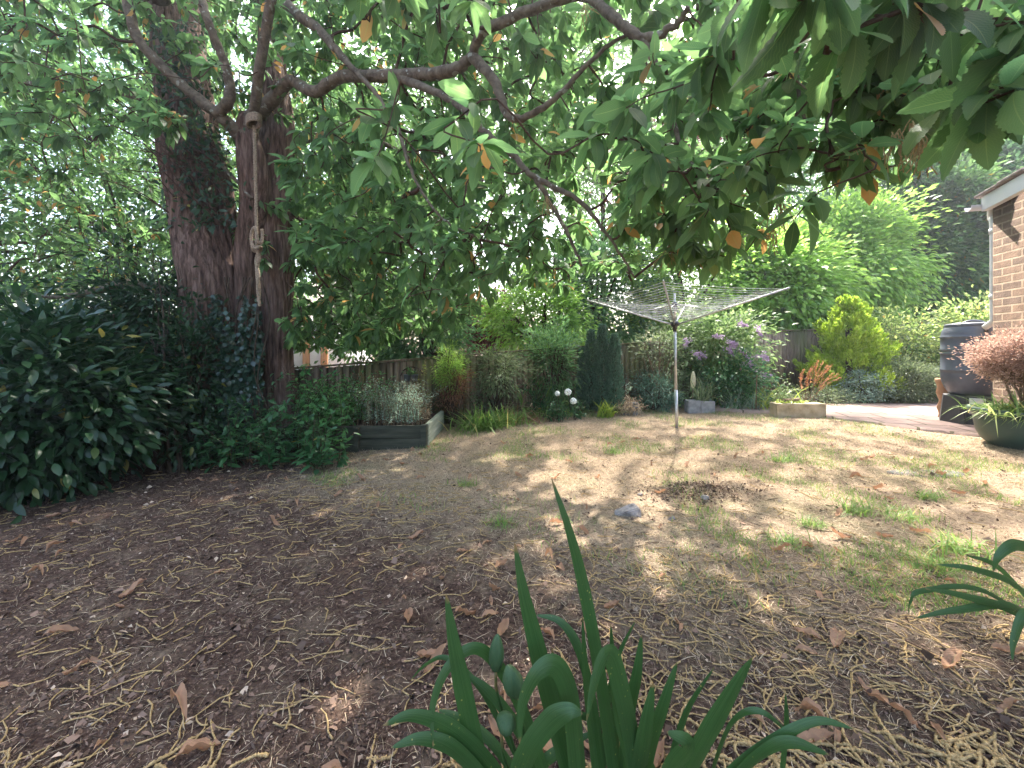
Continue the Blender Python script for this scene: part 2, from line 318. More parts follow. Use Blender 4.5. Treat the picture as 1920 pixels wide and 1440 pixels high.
def fence_mat():
    m, t, b, out = new_mat('fence_wood'); tc = nd(t, 'TexCoord'); g = nd(t, 'NewGeometry')
    mp = nd(t, 'Mapping'); mp.inputs['Scale'].default_value = (14, 14, 1.6); t.links.new(tc.outputs['Object'], mp.inputs[0])
    n = nd(t, 'TexNoise', i_Scale=2.0, i_Detail=8, i_Roughness=.65); t.links.new(mp.outputs[0], n.inputs['Vector'])
    c1 = ramp(t, n.outputs[0], [(.3, (.13, .092, .065)), (.7, (.36, .27, .20))])
    n2 = nd(t, 'TexNoise', i_Scale=1.3, i_Detail=4); t.links.new(tc.outputs['Object'], n2.inputs['Vector'])
    f = nd(t, 'MapRange', i_1=.42, i_2=.6, i_3=0.0, i_4=.75); t.links.new(n2.outputs[0], f.inputs[0])
    mx = nd(t, 'MixRGB', i_2=(.10, .12, .04, 1)); t.links.new(f.outputs[0], mx.inputs[0]); t.links.new(c1, mx.inputs[1])
    hs = nd(t, 'HueSaturation'); mr = nd(t, 'MapRange', i_3=.55, i_4=1.35); t.links.new(g.outputs['Random Per Island'], mr.inputs[0])
    t.links.new(mr.outputs[0], hs.inputs['Value']); t.links.new(mx.outputs[0], hs.inputs['Color'])
    t.links.new(hs.outputs[0], b.inputs['Base Color']); b.inputs['Roughness'].default_value = .9; b.inputs['Specular IOR Level'].default_value = .2
    bm = nd(t, 'Bump', i_Strength=.5, i_Distance=.006); t.links.new(n.outputs[0], bm.inputs['Height']); t.links.new(bm.outputs[0], b.inputs['Normal'])
    return m
M['fence'] = fence_mat()

def brick_mat():
    m, t, b, out = new_mat('wall_brick'); uv = nd(t, 'UVMap')
    br = nd(t, 'TexBrick', i_Scale=1.0, i_5=.012, i_6=.35, i_7=0.0); br.inputs['Brick Width'].default_value = .25; br.inputs['Row Height'].default_value = .09
    br.inputs['Color1'].default_value = (.095, .066, .052, 1); br.inputs['Color2'].default_value = (.145, .094, .066, 1); br.inputs['Mortar'].default_value = (.22, .165, .12, 1)
    t.links.new(uv.outputs[0], br.inputs['Vector'])
    n = nd(t, 'TexNoise', i_Scale=9.0, i_Detail=7, i_Roughness=.7); t.links.new(uv.outputs[0], n.inputs['Vector'])
    hs = nd(t, 'HueSaturation'); mr = nd(t, 'MapRange', i_1=.3, i_2=.7, i_3=.65, i_4=1.35); t.links.new(n.outputs[0], mr.inputs[0]); t.links.new(mr.outputs[0], hs.inputs['Value'])
    t.links.new(br.outputs[0], hs.inputs['Color']); t.links.new(hs.outputs[0], b.inputs['Base Color'])
    n2 = nd(t, 'TexNoise', i_Scale=60.0, i_Detail=4); t.links.new(uv.outputs[0], n2.inputs['Vector'])
    ad = nd(t, 'Math', operation='MULTIPLY_ADD', i_1=-1.5); t.links.new(br.outputs['Fac'], ad.inputs[0]); t.links.new(n2.outputs[0], ad.inputs[2])
    bm = nd(t, 'Bump', i_Strength=.7, i_Distance=.008); t.links.new(ad.outputs[0], bm.inputs['Height']); t.links.new(bm.outputs[0], b.inputs['Normal'])
    b.inputs['Roughness'].default_value = .9; b.inputs['Specular IOR Level'].default_value = .2; return m
M['brick'] = brick_mat()

def paving_mat():
    m, t, b, out = new_mat('paving'); tc = nd(t, 'TexCoord'); mp = nd(t, 'Mapping'); mp.inputs['Rotation'].default_value = (0, 0, R(18))
    t.links.new(tc.outputs['Object'], mp.inputs[0])
    br = nd(t, 'TexBrick', i_Scale=1.0); br.inputs['Mortar Size'].default_value = .012; br.inputs['Brick Width'].default_value = .45; br.inputs['Row Height'].default_value = .45
    br.offset = 0.5
    br.inputs['Color1'].default_value = (.34, .24, .20, 1); br.inputs['Color2'].default_value = (.44, .31, .26, 1); br.inputs['Mortar'].default_value = (.12, .10, .06, 1)
    t.links.new(mp.outputs[0], br.inputs['Vector'])
    n = nd(t, 'TexNoise', i_Scale=3.0, i_Detail=8, i_Roughness=.65); t.links.new(tc.outputs['Object'], n.inputs['Vector'])
    hs = nd(t, 'HueSaturation'); mr = nd(t, 'MapRange', i_1=.3, i_2=.7, i_3=.7, i_4=1.3); t.links.new(n.outputs[0], mr.inputs[0]); t.links.new(mr.outputs[0], hs.inputs['Value'])
    t.links.new(br.outputs[0], hs.inputs['Color']); t.links.new(hs.outputs[0], b.inputs['Base Color'])
    bm = nd(t, 'Bump', i_Strength=.5, i_Distance=.01); bm.invert = True; t.links.new(br.outputs['Fac'], bm.inputs['Height']); t.links.new(bm.outputs[0], b.inputs['Normal'])
    b.inputs['Roughness'].default_value = .9; return m
M['paving'] = paving_mat()

def ground_mat():
    m, t, b, out = new_mat('ground'); tc = nd(t, 'TexCoord'); at = nd(t, 'Attribute'); at.attribute_name = 'lawn'
    def nz(s, d=8, r=.65):
        n = nd(t, 'TexNoise', i_Scale=s, i_Detail=d, i_Roughness=r); t.links.new(tc.outputs['Object'], n.inputs['Vector']); return n.outputs[0]
    soil = ramp(t, nz(45, 9, .75), [(.3, (.024, .014, .010)), (.5, (.085, .052, .038)), (.72, (.20, .135, .10))])
    straw = ramp(t, nz(60, 9, .75), [(.3, (.14, .10, .065)), (.5, (.32, .24, .165)), (.72, (.48, .385, .275))])
    green = ramp(t, nz(60, 6), [(.3, (.06, .085, .025)), (.7, (.20, .24, .09))])
    gf = nd(t, 'MapRange', i_1=.5, i_2=.7, i_3=0.0, i_4=.5); t.links.new(nz(1.7, 5), gf.inputs[0])
    lawn = nd(t, 'MixRGB'); t.links.new(gf.outputs[0], lawn.inputs[0]); t.links.new(straw, lawn.inputs[1]); t.links.new(green, lawn.inputs[2])
    jn = nd(t, 'MapRange', i_1=.3, i_2=.7, i_3=-.45, i_4=.45); t.links.new(nz(5, 8, .7), jn.inputs[0])
    ad = nd(t, 'Math', operation='ADD', use_clamp=True); t.links.new(at.outputs['Fac'], ad.inputs[0]); t.links.new(jn.outputs[0], ad.inputs[1])
    mx = nd(t, 'MixRGB'); t.links.new(ad.outputs[0], mx.inputs[0]); t.links.new(soil, mx.inputs[1]); t.links.new(lawn.outputs[0], mx.inputs[2])
    t.links.new(mx.outputs[0], b.inputs['Base Color']); b.inputs['Roughness'].default_value = .95; b.inputs['Specular IOR Level'].default_value = .1
    bm = nd(t, 'Bump', i_Strength=.9, i_Distance=.03); t.links.new(nz(38, 10, .75), bm.inputs['Height']); t.links.new(bm.outputs[0], b.inputs['Normal'])
    return m
M['ground'] = ground_mat()

# ------------------------------------------------------------------ ground
def lawnness(x, y):
    bnd = np.where(x < .72, 1.75 + .75 * (.72 - x), 1.72 - .03 * x)
    v = (y - bnd) / 1.2 + .55 - .8 * np.exp(-(((x - 1.38) / .32) ** 2 + ((y - 3.02) / .22) ** 2))
    v = np.minimum(v, (x + 2.3) / .8)
    return np.clip(v, 0, 1)
def smooth_noise(x, y, seed=0, f=1.0):
    r = np.random.default_rng(seed); o = 0
    for k in range(6):
        a = r.uniform(0, 6.28); p = r.uniform(0, 6.28); ff = f * r.uniform(.6, 2.2)
        o = o + np.sin((x * math.cos(a) + y * math.sin(a)) * ff + p)
    return o / 6
def gh(x, y):
    d = np.exp(-(((np.asarray(x) - 1.25) / .28) ** 2 + ((np.asarray(y) - 2.85) / .14) ** 2)) * -.03
    return gz(x) + .012 * smooth_noise(x, y, 3, 5) + .006 * smooth_noise(x, y, 4, 18) + d
xs = np.concatenate([-np.geomspace(400, 7.2, 22), np.arange(-7, 7.01, .04), np.geomspace(7.2, 400, 22)])
ys = np.concatenate([-np.geomspace(400, 3.2, 20), np.arange(-3, .4, .2), np.arange(.4, 9.01, .04), np.geomspace(9.3, 600, 24)])
XX, YY = np.meshgrid(xs, ys); ZZ = gh(XX, YY)
nx_, ny_ = len(xs), len(ys)
i = np.arange(ny_ - 1)[:, None] * nx_; j = np.arange(nx_ - 1)[None]
gm = MB().add(np.stack([XX, YY, ZZ], -1).reshape(-1, 3), np.stack([i + j, i + j + 1, i + nx_ + j + 1, i + nx_ + j], -1).reshape(-1, 4))
go = tag(gm.build('ground', M['ground']), kind='structure')
la = go.data.attributes.new('lawn', 'FLOAT', 'POINT'); la.data.foreach_set('value', lawnness(XX, YY).ravel())

# patio
pf = [(1335, 766), (1545, 779), (1640, 791), (1770, 807), (1850, 816)]
zp = .10
def onz(px, py, z): Y = (EYE - z) * F / (py - HZ); return np.array([(px - 960) / F * Y, Y])
front = [onz(*p, zp) for p in pf] + [np.array([6.2, 4.2])]
back = [np.array([10.5, 4.2]), np.array([10.5, 7.5])] + [onz(1340, 757, zp)]
poly = np.array(front + back); n = len(poly)
pm = MB(); V = np.vstack([np.c_[poly, np.full(n, zp)], np.c_[poly, np.full(n, -.1)]])
pm.add(V, [list(range(n))]); pm.F.append(np.array([[k, k + n, (k + 1) % n + n, (k + 1) % n] for k in range(n)]))
tag(pm.build('patio', M['paving'], smooth=False), kind='structure')

# ------------------------------------------------------------------ house corner
Cn = np.array([5.89, 4.9]); wd_ = norm(np.array([-.287, -1.0])); bd_ = norm(np.array([1.0, -.287]))
hs_ = thing('house', 'red brown brick corner of the house with white fascia and tiled verge', 'house', (Cn[0], Cn[1], 0))
def wallq(mb, a, d, L, z0, z1a, z1b, th=.25, nrm=None):
    a = np.array(a); b2 = a + d * L
    n_ = np.array(nrm) * th
    V = np.array([[*a, z0], [*b2, z0], [*b2, z1b], [*a, z1a], [*(a + n_), z0], [*(b2 + n_), z0], [*(b2 + n_), z1b], [*(a + n_), z1a]])
    uv = np.array([[0, z0], [L, z0], [L, z1b], [0, z1a], [.25, z0], [L + .25, z0], [L + .25, z1b], [.25, z1a]])
    mb.add(V, [[0, 1, 2, 3], [5, 4, 7, 6], [4, 0, 3, 7], [1, 5, 6, 2], [3, 2, 6, 7]], uv)
zb0 = 2.84; sl_ = .12
wb = MB(); wallq(wb, Cn, wd_, 6.5, -.2, zb0, zb0 + sl_ * 6.5, nrm=bd_)
wallq(wb, Cn + bd_ * .25, bd_, 6.0, -.2, zb0, zb0, nrm=wd_)
wb.build('wall', M['brick'], hs_, smooth=False)
# verge board + tiles following the slope, gutter and downpipe at the back corner
vb = MB(); out_ = -bd_
def slab(mb, s0, s1, o0, o1, h0, h1):
    q = [Cn + wd_ * s0 + out_ * o0, Cn + wd_ * s1 + out_ * o0, Cn + wd_ * s1 + out_ * o1, Cn + wd_ * s0 + out_ * o1]
    zz = np.array([s0, s1, s1, s0]) * sl_ + zb0
    hexa(mb, q, zz + h0, zz + h1)
slab(vb, -.06, 6.5, .003, .07, -.02, .16)
bevel(vb.build('fascia', M['fascia'], hs_, smooth=False), .004)
rt = MB()
for k in range(21):
    s0 = -.12 + k * .32
    slab(rt, s0, s0 + .335, -3.2, .11, .163 + .012 * (k % 2), .20 + .012 * (k % 2))
bevel(rt.build('roof', M['tile'], hs_, smooth=False), .012)
gu = MB(); gp_ = Cn - wd_ * .11
pr = [(.0 + .06 * math.cos(a), .06 * math.sin(a)) for a in np.linspace(math.pi, 2 * math.pi, 9)]
g0 = gp_ + out_ * .17; g1 = gp_ + bd_ * 5.5
prof_o = [(c, s) for c, s in pr]; prof_i = [(c * .9, s * .9) for c, s in pr][::-1]; ring = prof_o + prof_i
Vg = []
for e in (g0, g1):
    for c, s in ring: Vg.append([e[0] + wd_[0] * -c, e[1] + wd_[1] * -c, zb0 + .06 + s])
nr = len(ring); gu.add(Vg, [[k, (k + 1) % nr, (k + 1) % nr + nr, k + nr] for k in range(nr)]); gu.F.append(np.array([list(range(nr))]))
gu.build('gutter', M['white_plastic'], hs_)
dp = MB(); dq = Cn - wd_ * .06 + bd_ * .05
tube(dp, catmull([[*(gp_ + bd_ * .06), zb0], [*(gp_ + bd_ * .06), zb0 - .1], [*dq, zb0 - .25], [*dq, 1.6], [*dq, 1.46], [*(dq - wd_ * .12), 1.38]], 5), .035, 14)
for zc in (zb0 - .28, 1.75): tube(dp, [[*dq, zc - .03], [*dq, zc + .03]], .043, 14)
dp.build('downpipe', M['white_plastic'], hs_)

# ------------------------------------------------------------------ fence
def fence_panel(a, b, ha, hb, label, back=.0, cap=M['timber_dark']):
    a = np.array(a, float); b = np.array(b, float); d = norm(b - a); L = np.linalg.norm(b - a)
    n_ = np.array([-d[1], d[0]])
    t_ = thing('garden_fence', label, 'fence', (*a, float(gz(a[0]))), 'feather edge fence panels round the garden')
    mb = MB(); k = int(L / .095)
    for q in range(k):
        s = (q + .5) / k; c = a + d * L * s; hh = ha + (hb - ha) * s + RNG.normal(0, .004)
        g0_ = float(gz(c[0])) - .05
        tilt = .009
        hw = L / k * .37
        q4 = [c - d * hw - n_ * .002 , c + d * hw - n_ * .022, c + d * hw - n_ * .008, c - d * hw + n_ * .006]
        hexa(mb, q4, g0_, hh)
    hexa(mb, [a + n_ * .014, b + n_ * .014, b + n_ * .022, a + n_ * .022], float(gz(a[0])) - .1, [ha - .01, hb - .01, hb - .01, ha - .01])
    mb.build('boards', M['fence'], t_, smooth=False)
    cp = MB(); hexa(cp, [a - n_ * .035, b - n_ * .035, b + n_ * .04, a + n_ * .04], [ha + .005, hb + .005, hb + .005, ha + .005], [ha + .032, hb + .032, hb + .032, ha + .032])
    bevel(cp.build('capping_rail', M['fence'], t_, smooth=False), .004)
    ps = MB(); obox(ps, a + n_ * .06, d, .045, .045, float(gz(a[0])) - .1, ha + .03); bevel(ps.build('post', M['fence'], t_, smooth=False), .005)
    return t_
fz = lambda py, Y: EYE + (HZ - py) / F * Y
def fp(px, Y, py): return [(px - 960) / F * Y, Y], fz(py, Y)
FL = [(250, 5.3, 722), (425, 5.5, 703), (600, 5.75, 689), (725, 5.95, 680), (845, 6.25, 670), (960, 6.65, 661), (1075, 7.05, 653), (1225, 7.4, 643), (1325, 8.1, 650), (1418, 8.8, 650)]
labs = ['mossy fence panel behind the big chestnut trunks, farthest left', 'mossy fence panel hidden behind the right trunk and undergrowth', 'dark green stained fence panel behind the leafy weeds',
        'dark mossy fence panel behind the silver plants of the raised bed', 'fence panel between the half dead conifer and the hanging bucket', 'fence panel behind the arching grasses', 'fence panel behind the three bluish conifers',
        'sunlit brown fence panel with yellow algae right of the conifers', 'fence panel behind the buddleia beyond the airer pole']
for k in range(len(FL) - 1):
    a, ha = fp(*FL[k]); b, hb = fp(*FL[k + 1]); fence_panel(a, b, ha, hb, labs[k])
a, ha = fp(1418, 8.9, 623); b, hb = fp(1545, 9.3, 619); fence_panel(a, b, ha, hb, 'tall grey brown fence panel carrying the hanging basket')
a, ha = fp(1548, 9.4, 615); b, hb = fp(1780, 9.8, 600); fence_panel(a, b, ha, hb, 'fence panel hidden behind the golden conifer and shrubs')

# ------------------------------------------------------------------ raised bed
rb = thing('raised_bed', 'dark weathered timber raised bed in front of the fence', 'planter', (-1.5, 5.2, -.07))
def plank(name, a, b, z0, z1, th, mat, lab=None):
    mb = MB(); a = np.array(a); b = np.array(b); d = norm(b - a)
    obox(mb, (a + b) / 2, d, np.linalg.norm(b - a) / 2, th / 2, z0, z1); o = bevel(mb.build(name, mat, rb, smooth=False), .004)
    if lab: o['label'] = lab
    return o
A0, A1, A2 = (-2.75, 4.62), (-1.02, 4.72), (-1.02, 5.85)
plank('plank', A0, (-1.075, 4.717), -.12, .055, .04, M['timber_dark']); plank('plank', A0, (-1.075, 4.717), .060, .205, .04, M['timber_dark'])
plank('corner_post', (-1.07, 4.712), (-1.0, 4.712), -.12, .215, .075, M['timber_dark']); plank('corner_post', (-1.83, 4.64), (-1.77, 4.64), -.12, .20, .075, M['timber_dark'])
plank('side_plank', (-1.02, 4.76), A2, -.12, .06, .05, M['timber_pale'], 'pale green side plank'); plank('side_plank', (-1.02, 4.76), A2, .064, .205, .05, M['timber_pale'], 'pale green side plank')
sm = MB(); hexa(sm, [(-2.75, 4.65), (-1.05, 4.75), (-1.05, 5.83), (-2.75, 5.83)], -.15, .165); sm.build('soil', M['soil'], rb, smooth=False)

# ------------------------------------------------------------------ rotary airer
ab_ = G(1269, 803); ax, ay = ab_[0], ab_[1]; ag = float(gz(ax))
ra = thing('rotary_airer', 'metal rotary clothes airer standing open on the lawn', 'clothes airer', (ax, ay, ag))
hubz = fz(608, ay); lean = -.006
mb = MB(); tube(mb, [[ax, ay, ag - .05], [ax - .01, ay, .55]], .021, 16); tube(mb, [[ax - .01, ay, .50], [ax - .028, ay, hubz + .03]], .018, 16); mb.build('pole', M['metal'], ra)
mb = MB(); tube(mb, [[ax - .028, ay, hubz + .02], [ax - .03, ay, hubz + .42]], .014, 12); mb.build('upper_pole', M['metal'], ra)
hub = np.array([ax - .028, ay, hubz])
mb = MB(); lathe(mb, [(.0, -.10), (.024, -.10), (.027, -.04), (.05, -.02), (.055, .025), (.03, .045), (.0, .045)], hub, 20); mb.build('hub', M['dark_plastic'], ra)
mb = MB(); top2 = hub + np.array([0, 0, .27]); lathe(mb, [(.0, -.03), (.03, -.03), (.035, .0), (.03, .03), (.0, .03)], top2, 16); mb.build('sliding_collar', M['grey_plastic'], ra)
vecs = [np.array([1.14, -.62]), np.array([.62, 1.14]), np.array([-1.14, .62]), np.array([-.62, -1.14])]
tips = [np.array([ax + v[0] * .97, ay + v[1] * .97, 1.84]) for v in vecs]
for v, tp in zip(vecs, tips):
    mb = MB(); s0 = hub + np.array([*(norm(v) * .04), 0]); tube(mb, [s0, tp], .011, 8); arm_o = mb.build('arm', M['metal'], ra)
    q = s0 + (tp - s0) * .42; mb = MB(); tube(mb, [top2, q], .006, 6); mb.build('strut', M['metal'], arm_o)
mb = MB()
for k in range(15):
    f = .24 + .052 * k; pts = [hub + (tp - hub) * min(f, .995) for tp in tips]
    for q in range(4):
        p0, p1 = pts[q], pts[(q + 1) % 4]; tt = np.linspace(0, 1, 9)[:, None]
        c = p0 + (p1 - p0) * tt; sag = .018 * (.6 + .8 * random.random()); c[:, 2] -= sag * 4 * (tt * (1 - tt))[:, 0]
        tube(mb, c, .0022, 4, cap=False)
mb.build('washing_line', M['line'], ra)

# ------------------------------------------------------------------ chestnut tree
ct = thing('chestnut_tree', 'big multi stemmed sweet chestnut whose branches overhang the whole garden', 'tree', G(470, 880))
def trunk(mb, spec, ridges=21, depth=.13, sides=120, n=22, flare=.35, twist=1.2):
    pts = catmull([[*P(a, b_, Y), r_] for a, b_, Y, r_ in spec], n); p, rad = pts[:, :3], pts[:, 3]
    th = np.linspace(0, 2 * np.pi, sides, endpoint=False)[None]; s = np.linspace(0, 1, len(p))[:, None]
    h = p[:, 2][:, None]
    ph = th + .22 * np.sin(h * 1.7 + 2) * np.sin(th * 2) + twist * s + .10 * np.sin(h * 7 + th * 3)
    prof = 1 + depth * (.55 * np.abs(np.sin(ph * ridges / 2)) ** .7 + .30 * np.abs(np.sin(ph * ridges * .85 + 3 * np.sin(h * 3))) - .35) + .07 * np.sin(th * 3 + 2 * h) + .04 * np.sin(h * 5 + th)
    prof = prof + flare * np.exp(-np.maximum(h + .1, 0) / .25) * (1 + .4 * np.sin(th * 5))
    tube(mb, p, rad, sides, prof)
mb = MB(); trunk(mb, [(425, 890, 5.0, .40), (410, 780, 5.0, .37), (403, 650, 5.0, .34), (396, 540, 5.0, .33), (385, 450, 5.05, .33), (370, 330, 5.1, .33), (350, 200, 5.2, .30), (330, 60, 5.3, .27), (315, -140, 5.5, .22)])
mb.build('trunk', M['bark'], ct)['label'] = 'thick left trunk leaning slightly left'
mb = MB(); trunk(mb, [(530, 860, 5.25, .21), (524, 740, 5.25, .19), (520, 620, 5.2, .18), (517, 500, 5.2, .185), (515, 400, 5.2, .20), (520, 310, 5.25, .21), (522, 230, 5.3, .19), (510, 120, 5.4, .16), (500, -100, 5.6, .13)], 13, .14)
mb.build('trunk', M['bark'], ct)['label'] = 'slender right trunk'
mb = MB(); trunk(mb, [(462, 860, 5.0, .17), (463, 740, 5.0, .14), (462, 600, 5.0, .13), (462, 470, 4.98, .13), (475, 390, 4.95, .15), (474, 310, 4.9, .155), (466, 255, 4.85, .12), (461, 230, 4.8, .09), (459, 214, 4.8, .05), (459, 208, 4.8, .012)], 9, .09)
mb.build('trunk', M['bark'], ct)['label'] = 'smooth middle stem forking where the rope is tied'
LIMBS = [
 [(455, 262, 4.85, .085), (436, 238, 4.75, .08), (405, 212, 4.65, .08), (330, 150, 4.5, .075), (262, 78, 4.35, .07), (236, -10, 4.3, .065), (220, -120, 4.2, .05)],
 [(405, 215, 4.65, .06), (428, 190, 4.55, .062), (430, 150, 4.5, .06), (412, 95, 4.4, .06), (392, 45, 4.3, .058), (375, -20, 4.3, .055), (360, -160, 4.2, .04)],
 [(462, 262, 4.85, .11), (475, 222, 4.8, .10), (508, 190, 4.65, .09), (545, 153, 4.5, .085), (590, 172, 4.3, .08), (640, 145, 4.1, .08), (740, 142, 3.8, .078), (840, 134, 3.5, .07), (885, 105, 3.35, .055), (905, 60, 3.2, .055), (1000, 18, 3.0, .05), (1090, -8, 2.8, .045), (1150, 32, 2.6, .045), (1205, 72, 2.5, .04), (1262, 50, 2.4, .03), (1290, 15, 2.3, .02)],
 [(885, 105, 3.35, .045), (925, 150, 3.25, .042), (962, 222, 3.15, .036), (1040, 186, 3.0, .03), (1110, 110, 2.85, .022), (1180, 60, 2.7, .016)],
 [(740, 142, 3.8, .04), (850, 190, 3.4, .03), (900, 240, 3.2, .035), (960, 290, 3.1, .032), (1005, 335, 3.05, .03), (1080, 372, 3.0, .025), (1140, 440, 3.0, .016), (1190, 520, 3.0, .009)],
 [(1005, 335, 3.05, .02), (1060, 430, 3.1, .016), (1090, 500, 3.1, .01)],
 [(1205, 72, 2.5, .022), (1240, 150, 2.45, .02), (1265, 240, 2.4, .017), (1300, 310, 2.35, .012), (1370, 345, 2.3, .008)],
 [(470, -90, 4.6, .06), (540, 10, 4.3, .06), (600, 58, 4.1, .055), (652, 118, 3.9, .045), (700, 170, 3.8, .03), (745, 240, 3.7, .026), (775, 330, 3.6, .02), (830, 410, 3.6, .014), (900, 450, 3.6, .008)],
 [(1090, -8, 2.8, .03), (1250, -110, 2.4, .03), (1450, -130, 2.0, .026), (1600, -60, 1.8, .02), (1700, 20, 1.7, .016), (1760, 80, 1.6, .014), (1815, 150, 1.45, .010), (1850, 190, 1.35, .007)],
 [(1450, -130, 2.0, .018), (1470, 0, 1.95, .014), (1490, 120, 1.95, .012), (1510, 230, 2.0, .010), (1550, 320, 2.05, .006)],
 [(1600, -60, 1.8, .012), (1660, 100, 1.75, .01), (1560, 190, 1.8, .007), (1470, 130, 1.85, .004)],
 [(330, 548, 5.0, .07), (240, 532, 5.0, .06), (150, 552, 5.1, .05), (80, 556, 5.3, .03), (0, 540, 5.4, .02)],
 [(350, 220, 5.2, .08), (260, 180, 5.6, .06), (120, 160, 6.2, .05), (-60, 150, 6.8, .03)],
 [(520, 280, 5.3, .07), (620, 250, 5.8, .055), (720, 270, 6.4, .045), (820, 330, 7.0, .03)],
 [(548, 400, 5.2, .03), (570, 350, 5.3, .026), (590, 270, 5.4, .02)],
 [(310, 60, 5.3, .1), (150, -160, 6.0, .07), (-100, -250, 6.5, .05)],
 [(500, -60, 5.5, .1), (700, -250, 6.0, .08), (1000, -200, 6.8, .05), (1200, -60, 7.5, .03)],
 [(390, 290, 4.9, .018), (430, 325, 4.8, .02), (472, 372, 4.8, .022)],
 [(470, 235, 4.6, .05), (560, -250, 3.5, .05), (800, -900, 2.2, .05), (1300, -2200, 1.2, .04)],
 [(300, 0, 4.6, .1), (150, -500, 3.0, .07), (-200, -1500, 1.5, .05)],
]
SK = []; 
for L in LIMBS:
    c = catmull([[*P(a, b_, Y), r_ * max(.72, 1.05 - .11 * i_)] for i_, (a, b_, Y, r_) in enumerate(L)], 8); SK.append(c)
    mb = MB(); nn = len(c); prof = 1 + .06 * RNG.normal(0, 1, (nn, 12)).cumsum(0) * 0 + .05 * np.sin(np.arange(nn)[:, None] * 1.3 + np.linspace(0, 6.28, 12)[None] * 2)
    tube(mb, c[:, :3] + RNG.normal(0, .004, (nn, 3)), c[:, 3], 12, prof); mb.build('limb', M['branch_bark'], ct)
SKp = np.concatenate([s[:, :3] for s in SK])

# sprig tips, in the volume the crown fills
def region(n, px, py, Y, low=None):
    o = []
    while len(o) < n:
        a = random.uniform(*px); Yd = random.uniform(*Y); b_ = random.uniform(*py)
        if low is not None and b_ > np.interp(a, low[0], low[1]) + random.gauss(0, 12): continue
        o.append(P(a, b_, Yd))
    return o
lowN = ([1200, 1400, 1550, 1700, 1800, 1900, 2000], [40, 60, 120, 170, 230, 200, 160])
lowM = ([600, 700, 900, 1150, 1250, 1400, 1500, 1600, 1700, 1900, 2000], [100, 300, 330, 380, 455, 450, 400, 350, 270, 150, 120])
lowF = ([480, 560, 700, 830, 900, 1000, 1100, 1200, 1300, 1400, 1500], [400, 600, 610, 640, 560, 480, 560, 520, 480, 380, 280])
pts = [P(*q) for q in [(1850, 185, 1.0), (1900, 170, .95), (1835, 195, 1.1), (1760, 40, 1.0), (1700, -30, .95), (1520, -20, .85), (1450, -60, .8), (1340, -70, .85), (1285, -30, .9), (1600, -60, .85), (1400, -40, .9), (1930, 60, .95), (1860, 40, 1.05), (1650, 10, 1.0), (1560, 40, 1.1), (1950, 150, 1.0)]]
pts += region(28, (1230, 2100), (-260, 260), (.95, 1.4), lowN); nN = len(pts)
pts += region(270, (650, 2000), (-200, 470), (1.5, 2.6), lowM); nM = len(pts)
pts += region(540, (760, 1500), (-150, 560), (2.6, 4.2), lowF) + region(260, (520, 900), (-150, 480), (3.4, 4.6), lowF); nF = len(pts)
pts += region(1500, (480, 1080), (-100, 650), (4.2, 7.2), ([480, 560, 850, 900, 1100], [560, 640, 640, 560, 520]))
pts += region(1150, (-250, 520), (-150, 560), (4.8, 8.5), ([-250, 0, 350, 520], [560, 560, 500, 420]))
pts += region(70, (545, 760), (580, 655), (4.4, 6.2))
pts += region(230, (-150, 450), (-150, 260), (3.4, 5.0))
pts += region(80, (1350, 1880), (120, 330), (1.7, 2.6), ([1350, 1500, 1650, 1800, 1880], [400, 380, 330, 250, 210]))
pts += region(44, (1080, 1440), (380, 520), (2.3, 3.1), ([1080, 1250, 1350, 1440], [470, 500, 490, 440]))
# crown above the frame: over the camera and high over the left half
for _ in range(330):
    pts.append(np.array([random.uniform(-6, 6.0), random.uniform(-3.5, 3.3), random.uniform(3.1, 5.2)]))
for _ in range(650):
    pts.append(np.array([random.uniform(-7, 1.2), random.uniform(3.5, 10.5), random.uniform(4.6, 7.5)]))
for _ in range(760):  # extra sprigs added to shade the lawn, clustered so gaps let sun through
    c3 = np.array([random.uniform(.2, 6.0), random.uniform(5.0, 9.0), random.uniform(4.0, 6.4)])
    if math.sin(c3[0] * 1.9 + 1) + math.sin(c3[1] * 2.1 + c3[2] * .6) > -.6: pts.append(c3)
pts = np.array(pts)
keep = np.ones(len(pts), bool)
# keep the lit part of the lawn open to the sun, with some gaps left to chance
sdv = np.array(sd)
hit = pts[:, :2] - sdv[:2] * (pts[:, 2:3] / sdv[2])
sunny = (hit[:, 0] > .3 + .55 * np.maximum(0, 5 - hit[:, 1])) & (hit[:, 1] > 3.3 + .12 * np.sin(hit[:, 0] * 3)) & (pts[:, 1] < 4.9) & (RNG.random(len(pts)) > .6)
keep &= ~sunny
keep &= pts[:, 2] > .75
ppx = 960 + pts[:, 0] / np.maximum(pts[:, 1], .05) * F; ppy = HZ - (pts[:, 2] - EYE) / np.maximum(pts[:, 1], .05) * F
keep &= ~((np.abs(ppx - 480) < 45) & (ppy > 150) & (ppy < 580) & (pts[:, 1] > .5) & (pts[:, 1] < 4.6))
for L in SK[:6] + SK[7:8]:
    lx = 960 + L[:, 0] / L[:, 1] * F; ly = HZ - (L[:, 2] - EYE) / L[:, 1] * F
    dx = np.abs(ppx[:, None] - lx[None]); dy = ly[None] - ppy[:, None]
    near = ((dx < 40 * 2.6 / np.maximum(pts[:, 1:2], .6)) & (dy < 75 * 2.6 / np.maximum(pts[:, 1:2], .6)) & (dy > -25) & (pts[:, 1:2] < L[None, :, 1] + .1) & (pts[:, 1:2] > .3)).any(1)
    keep &= ~(near & (RNG.random(len(pts)) < .93))
idx0 = np.arange(len(pts))[keep]; cls = np.where(idx0 < nN, 0, np.where(idx0 < nM, 1, np.where(idx0 < nF, 2, 3))); pts = pts[keep]
